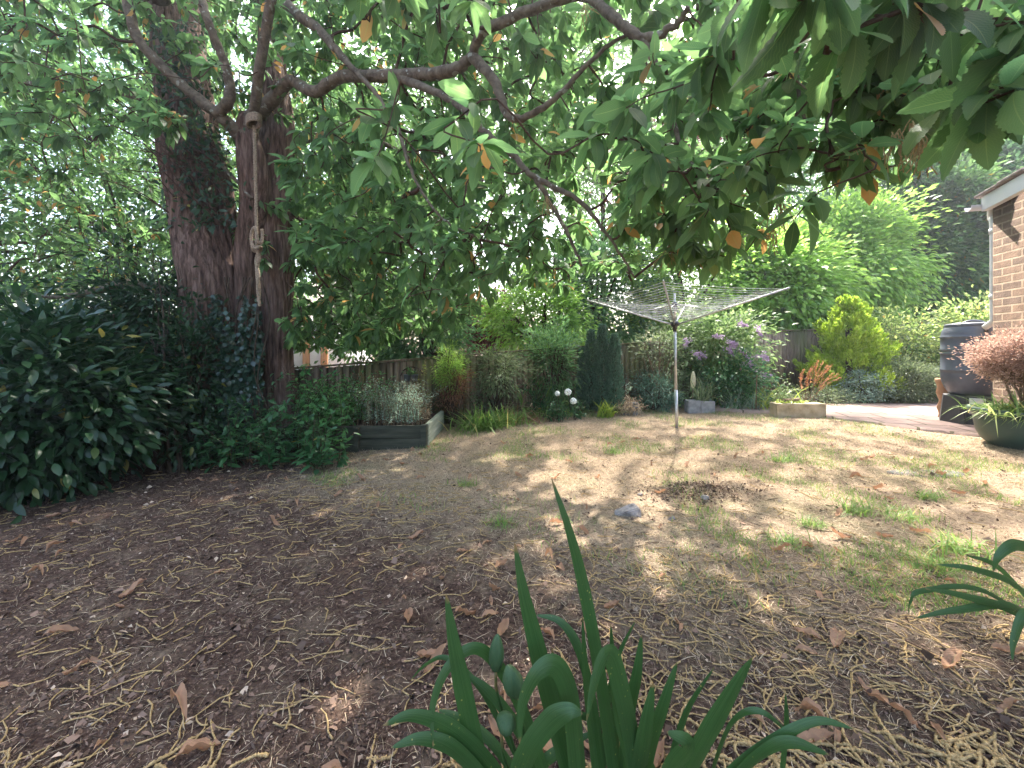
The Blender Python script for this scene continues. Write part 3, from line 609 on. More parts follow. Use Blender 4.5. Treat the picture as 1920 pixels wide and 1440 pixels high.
# grow twigs: each tip joins the nearest wood already there
dsk = np.array([np.min(np.sum((SKp - p) ** 2, 1)) for p in pts]) ** .5
order = np.argsort(dsk); pts = pts[order]; cls = cls[order]
nS = len(SKp); nodes = np.vstack([SKp, pts]); plen = np.zeros(len(nodes)); par = np.full(len(nodes), -1)
for q in range(len(pts)):
    k = nS + q; c = nodes[:k]; dd = np.linalg.norm(c - pts[q], axis=1); cost = dd + .35 * plen[:k]
    cost[dd < .03] = 9; p_ = int(np.argmin(cost)); par[k] = p_; plen[k] = plen[p_] + dd[p_]
cnt = np.ones(len(nodes))
for k in range(len(nodes) - 1, nS - 1, -1): cnt[par[k]] += cnt[k]
tw = MB(); edir = np.zeros((len(pts), 3))
for q in range(len(pts)):
    k = nS + q; a = nodes[par[k]]; b = nodes[k]; L = np.linalg.norm(b - a)
    if par[k] >= nS: ed = edir[par[k] - nS]
    else: ed = norm(b - a)
    mid1 = a + ed * L * .3 + rn(1, .04 * L)[0]; mid2 = a + (b - a) * .68 + np.array([0, 0, .06 * L]) + rn(1, .05 * L)[0]
    c = catmull([a, mid1, mid2, b], 3); edir[q] = norm(norm(c[-1] - c[-3]) + np.array([0, 0, -.15]))
    r1 = .0022 * math.sqrt(cnt[k]) + .0005; r0 = min(r1 * 1.5, .0022 * math.sqrt(cnt[k] + 2) + .001)
    tube(tw, c, np.linspace(r0, r1, len(c)), 5 if cls[q] > 1 else 7, cap=False)
tw.build('twigs', M['twig_bark'], ct)
near_t = [leaf_tpl(.42, 22, f, d_, .5, .09, curl=c) for f, d_, c in ((.2, .2, .2), (.35, .35, -.3), (.12, .1, .3), (.5, .45, 0))]
mid_t = [leaf_tpl(.46, 8, f, d_, .5, .05, curl=c) for f, d_, c in ((.2, .2, .2), (.35, .4, -.3), (.12, .1, .3))]
far_t = [leaf_tpl(.5, 3, f, d_, .5) for f, d_ in ((.2, .2), (.4, .35))]
def sprigs(mb, tips_, dirs, tpls, per, size, spread=(40, 85), grav=.32):
    N = len(tips_)
    if N == 0: return
    for q in range(per):
        a = RNG.uniform(0, .6, N) + q * 2.399
        d = norm(dirs); ref = np.where(np.abs(d[:, 2:3]) > .9, np.array([[1., 0, 0]]), np.array([[0, 0, 1.]]))
        u = norm(np.cross(d, ref)); v = np.cross(d, u); sp = np.radians(RNG.uniform(*spread, N))
        perp = np.cos(a)[:, None] * u + np.sin(a)[:, None] * v
        ld = norm(d * np.cos(sp)[:, None] + perp * np.sin(sp)[:, None] + np.array([0, 0, -grav]) * RNG.uniform(.5, 1.5, (N, 1)))
        back = (q / per) * RNG.uniform(.05, .22, N)
        pos = tips_ - d * back[:, None] + ld * .012
        up = norm(np.array([0, 0, 1.0]) + perp * .25)
        place(mb, tpls, pos, ld, up, RNG.uniform(*size, N) * (1 - .25 * q / per), wscale=RNG.uniform(.8, 1.15, N), roll=.28)
cr = MB()
sprigs(cr, pts[cls == 0], edir[cls == 0], near_t, 9, (.15, .2))
sprigs(cr, pts[cls == 1], edir[cls == 1], mid_t, 10, (.13, .19))
sprigs(cr, pts[cls == 2], edir[cls == 2], mid_t, 11, (.12, .18))
m3 = cls == 3; sprigs(cr, pts[m3], edir[m3], far_t, 13, (.095, .165), (30, 95), .3)
cr.build('crown', M['chestnut_leaf'], ct)
# dry catkin bunches hanging in the leaves on the right
for px, py, Y, L in [(1685, 60, 1.6, .16), (1595, 255, 1.8, .16), (1640, 270, 1.7, .14), (1680, 255, 1.6, .17), (1712, 240, 1.55, .2), (1725, 270, 1.55, .16), (1440, 370, 2.3, .22), (1462, 385, 2.3, .22), (1505, 262, 2.0, .14), (1450, 440, 2.3, .16), (1255, 470, 2.7, .2), (1025, 380, 3.0, .2), (1095, 20, 2.4, .14)]:
    mb = MB(); c0 = P(px, py - 10, Y)
    for q in range(9):
        d = np.array([random.gauss(0, .25), random.gauss(0, .25), -1]); ll = L * random.uniform(.6, 1.1)
        p = [c0 + rn(1, .006)[0]]
        for s in range(7): d = norm(d + rn(1, .22)[0] + np.array([0, 0, -.15])); p.append(p[-1] + d * ll / 7)
        tube(mb, catmull(p, 2), .0022, 5, cap=False)
    mb.build('catkin_bunch', M['catkin'], ct)

# rope
rp = thing('rope', 'old knotted rope hanging from the chestnut fork, frayed at its end', 'rope', P(478, 232, 4.55))
def twist_rope(mb, c, r, strands=3, pitch=.09):
    c = catmull(c, 10); L = np.concatenate([[0], np.cumsum(np.linalg.norm(np.diff(c, axis=0), axis=1))])
    m_ = max(int(L[-1] / .008), 8); s = np.linspace(0, L[-1], m_); c = np.stack([np.interp(s, L, c[:, k]) for k in range(3)], 1)
    t = norm(np.gradient(c, axis=0)); ref = np.array([0, 1.0, 0]); u = norm(np.cross(t, ref + 1e-3)); v = np.cross(t, u)
    for k in range(strands):
        a = s / pitch * 2 * np.pi + k * 2 * np.pi / strands
        tube(mb, c + (np.cos(a)[:, None] * u + np.sin(a)[:, None] * v) * r * .55, r * .55, 7)
Yr = 4.5; Q = lambda x, y, dy=0.0: P(x, y, Yr + dy)
mb = MB(); twist_rope(mb, [Q(477, 236), Q(478, 300), Q(480, 380), Q(481, 440)], .017); twist_rope(mb, [Q(481, 440), Q(481, 452), Q(482, 466)], .017)
mb.build('upper_rope', M['rope'], rp)
mb = MB()
for k in range(4): 
    ph = np.linspace(0, 6.28, 14); twist_rope(mb, [Q(472 + 13 * math.cos(a) + 4, 224 + 8 * math.sin(a) + 4 * k - 4, .12 * math.sin(a)) for a in ph], .014)
mb.build('top_knot', M['rope'], rp)
mb = MB(); twist_rope(mb, [Q(480, 466), Q(474, 462), Q(471, 448), Q(473, 432), Q(479, 426, -.03), Q(481, 436, -.05), Q(484, 452, -.05), Q(490, 455, -.03), Q(492, 440), Q(491, 430)], .017)
twist_rope(mb, [Q(472, 455, -.04), Q(478, 466, -.06), Q(488, 462, -.05), Q(488, 470, .03), Q(476, 470, .04), Q(473, 462)], .018)
mb.build('knot_loop', M['rope'], rp)
mb = MB(); twist_rope(mb, [Q(482, 466), Q(486, 482), Q(482, 500), Q(483, 520), Q(486, 545), Q(485, 565)], .020); twist_rope(mb, [Q(484, 474), Q(480, 490, .02), Q(485, 515, -.02), Q(483, 540, -.02), Q(487, 574)], .016)
mb.build('lower_rope', M['rope'], rp)

# ------------------------------------------------------------------ generic plants
dm = [diamond(.5, .08), diamond(.42, .14)]; narrow = [diamond(.2, .04)]; oval3 = [leaf_tpl(.42, 3, .2, .2), leaf_tpl(.42, 3, .35, .4)]
oval5 = [leaf_tpl(.40, 5, .2, .2), leaf_tpl(.40, 5, .35, .4), leaf_tpl(.36, 5, .1, .15)]
def clumps(c, rad, nc, lo=.45, zmin=None):
    c = np.asarray(c, float); rad = np.asarray(rad, float)
    d = norm(rn(nc)); s = RNG.uniform(lo, 1, (nc, 1)) ** .6; q1, q2, q3 = RNG.uniform(0, 6.28, 3); p = c + d * s * rad * (1 + .16 * np.sin(d[:, :1] * 5 + d[:, 2:] * 4 + q1) + .13 * np.sin(d[:, :1] * 9 - d[:, 2:] * 8 + d[:, 1:2] * 5 + q2) + .07 * np.sin(d[:, :1] * 17 + d[:, 2:] * 15 + q3))
    if zmin is not None: p = p[p[:, 2] > zmin]
    return p
def cloud(mb, c, rad, nc, per, cr_, size, tpls, zmin=None, lo=.45, droop=.3, flat=.7, roll=.5):
    cc = clumps(c, rad, nc, lo, zmin); n = len(cc) * per
    base = np.repeat(cc, per, 0); off = rn(n, cr_) * np.array([1, 1, flat]); cs = RNG.uniform(.45, 1.5, len(cc)); off *= np.repeat(cs, per)[:, None]
    pos = base + off; outd = norm(base - np.asarray(c)) * .7 + norm(off) * .8 + np.array([0, 0, -droop]) + rn(n, .3)
    if zmin is not None: k = pos[:, 2] > zmin; pos = pos[k]; outd = outd[k]; n = len(pos)
    place(mb, tpls, pos, outd, np.array([0, 0, 1.0]), RNG.uniform(*size, n), roll=roll); return cc
def branches(mb, base, ends, r0=.03, sides=6, pick=14):
    ends = np.asarray(ends)
    for e in ends[RNG.permutation(len(ends))[:pick]]:
        m_ = base + (e - base) * .5 + np.array([0, 0, .15 * np.linalg.norm(e - base) * .3]) + rn(1, .05)[0]
        tube(mb, catmull([base, m_, e], 4), np.linspace(r0, r0 * .25, 9), sides, cap=False)
def tree(label, px, Y, top, bot, half, mat, nc=120, per=70, size=(.08, .14), cr_=.3, tpls=dm, name='background_tree', trunk_r=.14, cat='tree', group=None, bark='stem', droop=.3, depth=1.0, lo=.4):
    """crown spans py top..bot at distance Y, half width in px"""
    gx = (px - 960) / F * Y; zt, zb = fz(top, Y), fz(bot, Y); c = np.array([gx, Y, (zt + zb) / 2]); rad = np.array([half / F * Y, half / F * Y * depth, (zt - zb) / 2])
    g0_ = float(gz(gx)); t_ = thing(name, label, cat, (gx, Y, g0_), group)
    mb = MB(); cc = cloud(mb, c, rad, int(nc * 1.25), int(per * 1.4), cr_, (size[0] * 1.2, size[1] * 1.2), tpls, zmin=g0_ + .05, lo=lo, droop=droop); mb.build('crown', mat, t_)
    mb = MB(); fk = np.array([gx, Y, max(zb, g0_ + .3) + .25 * (zt - max(zb, g0_))])
    tube(mb, catmull([[gx, Y, g0_ - .1], [gx + .05, Y, (g0_ + fk[2]) / 2], fk], 5), np.linspace(trunk_r, trunk_r * .7, 11), 12); branches(mb, fk, cc, trunk_r * .5)
    mb.build('trunk', M[bark], t_); return t_

# trees beyond the fences
tg = 'trees beyond the fences'
tree('tall leafy tree behind the left edge, bright sky glinting through its crown', -60, 11, 60, 600, 330, M['fine_leaf'], 170, 60, (.10, .17), .42, group=tg)
tree('light green tree seen between the left hedge and the big trunk', 240, 12.5, 120, 600, 240, M['fine_leaf'], 150, 60, (.10, .17), .42, group=tg)
tree('large green tree behind the two trunks of the chestnut', 470, 14, -60, 590, 260, M['mid_leaf'], 190, 70, (.12, .2), .5, group=tg)
tree('drooping green tree over the fence behind the raised bed', 720, 10, 250, 690, 135, M['fine_leaf'], 150, 90, (.09, .15), .3, group=tg)
tree('tall open tree behind the middle of the garden', 880, 16, -80, 520, 260, M['fine_leaf'], 170, 60, (.13, .2), .55, group=tg)
tree('small leaved tree above the fence behind the arching grasses', 800, 9.5, 520, 740, 90, M['mid_leaf'], 70, 90, (.07, .12), .22, group=tg)
tree('dark purple leaved tree low above the fence', 915, 13, 548, 680, 62, M['red_leaf'], 50, 80, (.09, .14), .25, group='purple leaved trees')
tree('tall copper leaved tree high in the gap between the branches', 1240, 17, 205, 430, 80, M['red_leaf'], 50, 80, (.15, .22), .4, group='purple leaved trees')
tree('yellow green shrubby tree above the fence left of the three conifers', 1010, 10.5, 500, 690, 85, M['bright_leaf'], 70, 80, (.08, .13), .26, group=tg)
tree('dark green tree behind the three bluish conifers', 1120, 12, 420, 700, 110, M['mid_leaf'], 110, 80, (.1, .16), .34, group=tg)
tree('tall green tree behind the airer', 1130, 18, 0, 470, 150, M['fine_leaf'], 110, 60, (.15, .22), .6, group=tg)
tree('broad tree behind the airer lines', 1290, 11.5, 400, 690, 110, M['bright_leaf'], 110, 80, (.09, .15), .3, group=tg)
tree('bright yellow green laurel above the right fence', 1455, 11, 440, 660, 95, M['bright_leaf'], 150, 110, (.11, .18), .28, tpls=oval3, group=tg, depth=.7)
tree('tall dim tree rising behind the bright laurel', 1440, 17, 150, 600, 120, M['mid_leaf'], 130, 70, (.14, .2), .5, group=tg)
tree('lime green tree in front of the dark wood on the right', 1590, 12.5, 370, 640, 100, M['bright_leaf'], 150, 100, (.10, .17), .32, tpls=oval3, group=tg, depth=.7)
tree('dense deep green tree left of the house eave', 1730, 14, 290, 680, 130, M['fine_leaf'], 300, 110, (.12, .19), .36, group=tg, depth=.7)
tree('dense green tree partly hidden by the house', 1900, 14, 230, 680, 140, M['mid_leaf'], 240, 110, (.12, .19), .36, group=tg, depth=.7)
tree('tall pale green tree high behind the right side canopy', 1620, 20, 40, 480, 160, M['fine_leaf'], 110, 60, (.16, .24), .6, group=tg)
tree('tall leafy tree above the house roof', 1880, 19, 0, 400, 170, M['fine_leaf'], 110, 60, (.16, .24), .6, group=tg)

# shrubs
def shrub(label, name, px, Y, top, half, mat, nc=60, per=60, size=(.05, .09), cr_=.12, tpls=dm, depth=1.0, cat='shrub', group=None, bot=None, lo=.3, droop=.2, stems='stem', r0=.015):
    gx = (px - 960) / F * Y; g0_ = float(gz(gx)); zt = fz(top, Y); zb = g0_ if bot is None else fz(bot, Y)
    t_ = thing(name, label, cat, (gx, Y, g0_), group)
    mb = MB(); c = np.array([gx, Y, (zt + zb) / 2]); cc = cloud(mb, c, (half / F * Y, half / F * Y * depth, (zt - zb) / 2), nc, per, cr_, size, tpls, zmin=g0_ + .02, lo=lo, droop=droop)
    mb.build('foliage', mat, t_)
    mb = MB(); branches(mb, np.array([gx, Y, g0_]), cc, r0, 5, 16); mb.build('stems', M[stems], t_); return t_
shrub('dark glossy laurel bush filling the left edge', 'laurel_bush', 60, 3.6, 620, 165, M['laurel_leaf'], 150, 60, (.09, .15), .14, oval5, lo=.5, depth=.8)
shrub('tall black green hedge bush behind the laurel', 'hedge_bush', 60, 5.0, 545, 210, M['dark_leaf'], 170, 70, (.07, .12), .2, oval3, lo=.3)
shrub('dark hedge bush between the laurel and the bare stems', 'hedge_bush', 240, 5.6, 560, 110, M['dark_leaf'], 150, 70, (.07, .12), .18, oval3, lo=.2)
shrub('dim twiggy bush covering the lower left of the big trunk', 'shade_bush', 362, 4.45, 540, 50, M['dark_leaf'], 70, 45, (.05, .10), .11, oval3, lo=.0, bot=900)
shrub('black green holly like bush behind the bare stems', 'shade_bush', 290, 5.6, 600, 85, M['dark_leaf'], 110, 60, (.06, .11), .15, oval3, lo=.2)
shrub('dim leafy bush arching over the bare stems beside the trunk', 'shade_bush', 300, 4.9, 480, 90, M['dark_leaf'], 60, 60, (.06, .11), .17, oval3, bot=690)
bs = thing('bare_stemmed_shrub', 'clump of dark bare upright stems left of the trunk', 'shrub', G(330, 880))
mb = MB(); mf = MB()
for k in range(16):
    b0 = G(random.uniform(300, 355), random.uniform(868, 890)); e = P(random.uniform(270, 400), random.uniform(500, 640), random.uniform(4.4, 5.0))
    tube(mb, catmull([b0, b0 + (e - b0) * .4 + rn(1, .04)[0], b0 + (e - b0) * .75 + rn(1, .04)[0], e], 5), np.linspace(.018, .005, 16), 6)
    place(mf, oval3, e + rn(22, .14), rn(22), np.array([0, 0, 1.]), ru(.05, .09, 22))
mb.build('stems', M['stem'], bs); mf.build('foliage', M['dark_leaf'], bs)
# leafy undergrowth in front of the trunks
def stemmy(label, name, x0, x1, y0, y1, n, h, mat, per=12, size=(.06, .1), tpls=oval5, cat='plant', lean=.25, stem='stem', group=None, spreadv=.35, r=.004, base=None):
    if base is None: bx = np.array([G(random.uniform(x0, x1), random.uniform(y0, y1)) for _ in range(n)])
    else: bx = base
    t_ = thing(name, label, cat, bx.mean(0), group); ms = MB(); ml = MB()
    for b0 in bx:
        hh = random.uniform(*h); d = np.array([random.gauss(0, lean), random.gauss(0, lean), 1.]); e = b0 + norm(d) * hh
        c = catmull([b0, b0 + np.array([0, 0, hh * .45]) + rn(1, .02)[0], e], 5); tube(ms, c, np.linspace(r, r * .5, len(c)), 4, cap=False)
        q = RNG.uniform(.15, 1, per); pos = np.stack([np.interp(q * (len(c) - 1), np.arange(len(c)), c[:, k]) for k in range(3)], 1)
        ld = rn(per, 1) * np.array([1, 1, spreadv]) + np.array([0, 0, .12]); place(ml, tpls, pos, ld, np.array([0, 0, 1.]), RNG.uniform(*size, per) * (1.1 - .4 * q), roll=.35)
    ms.build('stems', M[stem], t_); ml.build('foliage', mat, t_); return t_
stemmy('dark leafy sapling thicket at the foot of the chestnut trunks', 'undergrowth', 365, 610, 850, 888, 95, (.3, .8), M['shrub_leaf'], 16, (.08, .14), cat='shrub')
stemmy('tall dim saplings standing against the ivy clad trunk', 'undergrowth', 380, 500, 840, 875, 16, (.8, 1.25), M['shrub_leaf'], 16, (.07, .12), cat='shrub')
stemmy('bright leafy bush between the right trunk and the raised bed', 'leafy_bush', 548, 648, 790, 868, 120, (.6, 1.1), M['bush_leaf'], 20, (.08, .13), cat='shrub')
stemmy('low laurel sprig leaning out over the ground beside the bed', 'laurel_sprig', 575, 640, 872, 885, 9, (.2, .45), M['shrub_leaf'], 12, (.1, .15), cat='plant', lean=.5)
# ivy on the trunks
iv = thing('ivy', 'glossy ivy climbing the lower half of the chestnut trunks', 'climbing plant', G(450, 880))
mb = MB(); N = 4200; pyv = 880 - 330 * RNG.random(N) ** 1.2; pxv = 440 + RNG.normal(0, 38, N) + 18 * np.sin(pyv * .021) ; kk = ~((pxv > 492) & (pyv < 760)) & (pxv < 520) & (pyv > 590 + 45 * np.sin(pxv * .09) + 30 * np.sin(pxv * .23) + RNG.normal(0, 18, N)); pxv = pxv[kk]; pyv = pyv[kk]; N = len(pxv)
pos = np.array([P(a, b_, 4.60 + .16 * abs(a - 425) / 60 + random.uniform(-.06, .06)) for a, b_ in zip(pxv, pyv)])
place(mb, [leaf_tpl(.8, 3, .1, .15, .35)], pos, rn(N, .5) + np.array([0, -.2, -.8]), np.array([0, -1., .3]), ru(.04, .075, N), roll=.35); mb.build('foliage', M['ivy_leaf'], iv)
mb = MB()
for k in range(9):
    x = random.uniform(420, 500); tube(mb, catmull([P(x + random.gauss(0, 12), yy, 4.68) for yy in (890, 800, 700, 600, 520)], 5), .008, 5)
mb.build('stems', M['stem'], iv)
iv2 = thing('ivy', 'dark ivy and epicormic shoots clothing the upper left trunk', 'climbing plant', P(350, 330, 4.7))
mb = MB(); N = 1500; pyv = RNG.uniform(40, 430, N); pxv = 335 + (pyv - 60) * .12 + RNG.normal(0, 38, N)
pos = np.array([P(a, b_, 4.75 + random.uniform(-.15, .12)) for a, b_ in zip(pxv, pyv)])
place(mb, [leaf_tpl(.4, 3, .1, .15, .4)], pos, rn(N, .7) + np.array([0, -.3, -.5]), np.array([0, -1., .6]), ru(.05, .1, N), roll=.5); mb.build('foliage', M['dark_leaf'], iv2)
mb = MB()
for k in range(40):
    a = P(random.uniform(330, 430), random.uniform(280, 420), 4.8); e = a + np.array([random.uniform(-.9, -.1), random.uniform(-.4, .3), random.uniform(.1, .8)])
    tube(mb, catmull([a, (a + e) / 2 + rn(1, .06)[0], e], 4), np.linspace(.009, .003, 9), 5, cap=False)
mb.build('shoots', M['twig_bark'], iv2)

# plants in the raised bed
def bedpts(x0, x1, y0, y1, n): return np.stack([ru(x0, x1, n), ru(y0, y1, n), np.full(n, .16)], 1)
bl = [blade_tpl(.05, 4, .2), blade_tpl(.05, 4, .5), blade_tpl(.045, 4, .8)]
stemmy('silver grey bushy plant spilling over the right of the raised bed', 'silver_plant', 0, 0, 0, 0, 0, (.34, .58), M['grey_leaf'], 40, (.03, .05), [diamond(.3, .05)], base=bedpts(-1.95, -1.12, 4.82, 5.5, 190), stem='pale_stem', lean=.2)
stemmy('tangle of green weeds on the left of the raised bed', 'bed_weeds', 0, 0, 0, 0, 0, (.35, .65), M['bush_leaf'], 28, (.06, .10), [diamond(.3, .05)], base=bedpts(-2.6, -1.7, 4.8, 5.5, 70), lean=.2)
stemmy('dried orange plant at the right end of the raised bed', 'dried_plant', 0, 0, 0, 0, 0, (.15, .3), M['straw'], 20, (.03, .06), narrow, base=bedpts(-1.15, -1.08, 5.0, 5.4, 16), stem='pale_stem')
stemmy('tall yellowing seed stalk at the back of the raised bed', 'seed_stalk', 0, 0, 0, 0, 0, (.75, .85), M['yellow_green'], 26, (.03, .06), narrow, base=bedpts(-1.3, -1.22, 5.6, 5.7, 3), stem='pale_stem', lean=.05)
shrub('brown wispy dead shrub against the fence behind the bed weeds', 'dead_shrub', 690, 5.75, 685, 22, M['brown_leaf'], 24, 40, (.02, .04), .07, narrow, stems='pale_stem')
shrub('dark ivy mound below the hanging bucket', 'ivy_mound', 752, 5.9, 712, 22, M['ivy_leaf'], 22, 40, (.05, .08), .06, oval3)

# hanging bucket on the fence
hb_ = P(772, 708, 6.0); hk = thing('hanging_bucket', 'small grey double bucket planter hanging on the fence', 'planter', hb_)
for dx in (-.055, .055):
    mb = MB(); lathe(mb, [(.0, -.05), (.04, -.05), (.052, .05), (.056, .05), (.050, .045), (.0, .03)], hb_ + np.array([dx, -.05, 0]), 20); mb.build('bucket', M['bucket'], hk)
mb = MB(); tube(mb, catmull([hb_ + np.array([-.17, .02, .02]), hb_ + np.array([-.12, .0, .11]), hb_ + np.array([0, -.02, .16]), hb_ + np.array([.12, 0, .12]), hb_ + np.array([.17, .02, .02])], 5), .008, 6); mb.build('handle', M['basket'], hk)
mb = MB(); place(mb, oval3, hb_ + np.array([0, -.05, .07]) + rn(70, .035), rn(70) + np.array([0, 0, .6]), np.array([0, 0, 1.]), ru(.03, .06, 70)); mb.build('foliage', M['mid_leaf'], hk)

# half dead conifer, grasses
shrub('green topped conifer against the fence right of the bed', 'thuja', 845, 5.95, 650, 26, M['bright_leaf'], 60, 60, (.03, .06), .06, narrow, bot=735, lo=.2)
shrub('dead brown lower half of a conifer against the fence', 'dead_conifer', 850, 5.9, 690, 24, M['brown_leaf'], 50, 60, (.03, .06), .06, narrow, bot=765, lo=.2)
def grass_clump(label, px, py, n, h, mat, spread=.12, lean=.6, name='grass_clump', width=.05, cat='ornamental grass', group=None, base=None):
    b0 = G(px, py) if base is None else np.asarray(base, float); bl_ = [blade_tpl(width, 5, .3), blade_tpl(width, 5, .7), blade_tpl(width, 5, 1.0)]
    pos = b0 + rn(n, spread) * np.array([1, .7, 0]); d = np.concatenate([RNG.normal(0, lean, (n, 2)), np.ones((n, 1))], 1)
    mb = MB(); 
    dn = norm(d); out2 = norm(np.concatenate([-d[:, :2], np.full((n, 1), .8)], 1))
    place(mb, bl_, pos, dn, out2 * 1.0, RNG.uniform(*h, n), roll=.1); return tag(mb.build(name, mat), label, cat, group)
gg = 'grass clumps along the fence'
grass_clump('low arching green grass clump right of the raised bed', 905, 803, 260, (.3, .5), M['grass'], .16, group=gg)
grass_clump('second low green grass clump nearer the middle of the fence', 950, 795, 160, (.25, .45), M['grass'], .14, group=gg)
grass_clump('tan flopped grass clump below the fence shrub', 960, 778, 220, (.4, .7), M['straw'], .22, .8, group=gg)
grass_clump('tall green grass clump with pale seed heads', 1005, 775, 260, (.4, .75), M['grass'], .2, group=gg)
grass_clump('rusty flopped leaves left of the white flowers', 975, 790, 120, (.2, .35), M['brown_leaf'], .18, 1.0, group=gg)
grass_clump('low yellow green crocosmia clump left of the straw covered planter', 1135, 782, 60, (.22, .4), M['yellow_green'], .07, .3, width=.1, group=gg)
grass_clump('green grass under the white flowers', 1060, 778, 160, (.15, .3), M['grass'], .2, .7, group=gg)
shrub('feathery grey green shrub against the fence', 'fence_shrub', 935, 6.3, 655, 45, M['olive_leaf'], 50, 60, (.05, .09), .1, narrow, bot=745)
shrub('tall green shrub climbing over the fence left of the conifers', 'fence_shrub', 1035, 6.8, 610, 42, M['mid_leaf'], 70, 50, (.07, .12), .11, narrow, bot=760, depth=.5)
stemmy('white flowered plant by the lawn edge', 'flower_plant', 1022, 1092, 784, 792, 34, (.16, .36), M['shrub_leaf'], 20, (.05, .08))
for px, py, r_, lb in [(1045, 738, .045, 'small white flower head left of the other two'), (1065, 735, .062, 'largest white flower head, highest of the three'), (1075, 752, .06, 'white flower head low on the right of the three')]:
    c = P(px, py, 6.15); t_ = thing('hydrangea_flower', lb, 'flower', c, 'white flower heads by the lawn'); d = norm(rn(160)); mb = MB()
    place(mb, [diamond(.9, .05)], c + d * r_ * .8, np.cross(d, rn(160)), d, ru(.02, .03, 160), roll=.2); mb.build('petals', M['white_flower'], t_)
    mb = MB(); tube(mb, catmull([G(px + 4, 778), c + np.array([0.02, 0, -.12]), c], 4), .004, 5); mb.build('stalk', M['stem'], t_)
# bluish columnar conifers
for px, Y, top, half, lb in [(1108, 6.9, 622, 14, 'dark bluish columnar conifer, left of the three'), (1130, 6.75, 612, 15, 'tallest bluish columnar conifer, middle of the three'), (1152, 6.6, 630, 15, 'lighter green columnar conifer, right of the three'), (1092, 7.0, 655, 10, 'smallest dark columnar conifer behind the three')]:
    gx = (px - 960) / F * Y; g0_ = float(gz(gx)); H = fz(top, Y) - g0_; t_ = thing('columnar_conifer', lb, 'conifer', (gx, Y, g0_), 'bluish conifers by the fence')
    n = 5200; h = RNG.random(n) ** .9; a = ru(0, 6.28, n); rr = half / F * Y * (np.minimum(1, h * 5 + .45) * (1 - h) ** .45 + .02) * (1 + .24 * np.sin(a * 3 + h * 14 + px) + .2 * np.sin(a * 7 - h * 25)) * RNG.uniform(.7, 1.05, n)
    pos = np.stack([gx + rr * np.cos(a), Y + rr * np.sin(a), g0_ + h * H], 1); d = np.stack([np.cos(a) * .7, np.sin(a) * .7, np.full(n, 1.0)], 1) + rn(n, .4)
    mb = MB(); place(mb, narrow, pos, d, np.stack([np.cos(a), np.sin(a), 0 * a], 1), ru(.04, .08, n)); mb.build('foliage', M['blue_conifer'], t_)
    mb = MB(); tube(mb, [[gx, Y, g0_ - .05], [gx, Y, g0_ + H * .85]], .03, 8); mb.build('trunk', M['stem'], t_)

for k, (px, py, nn, hh, mt, lb) in enumerate([(1010, 783, 22, (.3, .7), 'shrub_leaf', 'leafy weed tangled among the grasses left of the white flowers'), (895, 792, 16, (.3, .6), 'olive_leaf', 'grey green weed at the fence foot behind the grass clump'), (1205, 772, 16, (.2, .45), 'mid_leaf', 'weed growing between the straw covered planter and the low dark mound'),
        (1285, 770, 20, (.3, .8), 'bud_leaf', 'tall loose weed just right of the airer pole'), (1460, 770, 20, (.3, .7), 'bud_leaf', 'yellowish leafy weed left of the stone block'), (1075, 778, 16, (.15, .4), 'shrub_leaf', 'broad leaved weed at the foot of the bluish conifers')]):
    stemmy(lb, 'border_weed', px - 22, px + 22, py - 8, py, nn, hh, M[mt], 22, (.05, .1), narrow + oval3, lean=.35, cat='weed', group='weeds along the border')
# block planters
def rough_block(parent, name, c, ux, hx, hy, h, mat, hollow=True):
    mb = MB(); z0 = c[2] - .02
    if hollow:
        t_ = .025
        u = norm(np.asarray(ux, float)); v = np.array([-u[1], u[0]])
        for s in (-1, 1):
            obox(mb, c[:2] + v * s * (hy - t_ / 2), u, hx, t_ / 2, z0, c[2] + h); obox(mb, c[:2] + u * s * (hx - t_ / 2), v, hy - t_, t_ / 2, z0, c[2] + h - .001)
        obox(mb, c[:2], u, hx - t_, hy - t_, z0, c[2] + h * .8)
    else: obox(mb, c[:2], ux, hx, hy, z0, c[2] + h)
    return bevel(mb.build(name, mat, parent, smooth=False), .008, 3)
c = G(1178, 776); t_ = thing('block_planter', 'grey planter block overgrown with a brown mat of dead roots', 'planter', c); rough_block(t_, 'box', c, (1, -.15), .14, .13, .21, M['concrete'])
mb = MB(); n = 1500; pp = c + np.array([-.05, -.08, .14]) + rn(n, 1) * np.array([.1, .07, .06]); place(mb, narrow, pp, rn(n) + np.array([0, 0, -.7]), np.array([0, -1., 0]), ru(.04, .09, n)); mb.build('dead_mat', M['straw'], t_)
stemmy('silver spike plant with a pink tip in the grey planter', 'spike_plant', 0, 0, 0, 0, 0, (.2, .34), M['grey_leaf'], 16, (.05, .08), narrow, base=c + np.array([[-.02, 0, .2], [.03, 0, .2], [0, .03, .2]]), lean=.1)
c = G(1313, 773); t_ = thing('block_planter', 'pair of grey concrete blocks holding a wispy plant beyond the airer pole', 'planter', c)
rough_block(t_, 'block', c + np.array([-.13, 0, 0]), (1, -.1), .10, .1, .205, M['concrete']); rough_block(t_, 'block', c + np.array([.085, -.02, 0]), (1, -.1), .11, .1, .20, M['concrete'])
grass_clump('pale wispy stems growing in the pair of grey blocks', 0, 0, 70, (.35, .6), M['olive_leaf'], .06, .25, name='wispy_plant', width=.03, base=c + np.array([.05, 0, .16]))
stemmy('yellow green leafy weed beside the pair of grey blocks', 'weed', 1335, 1350, 762, 768, 8, (.15, .25), M['yellow_green'], 10, (.06, .09))
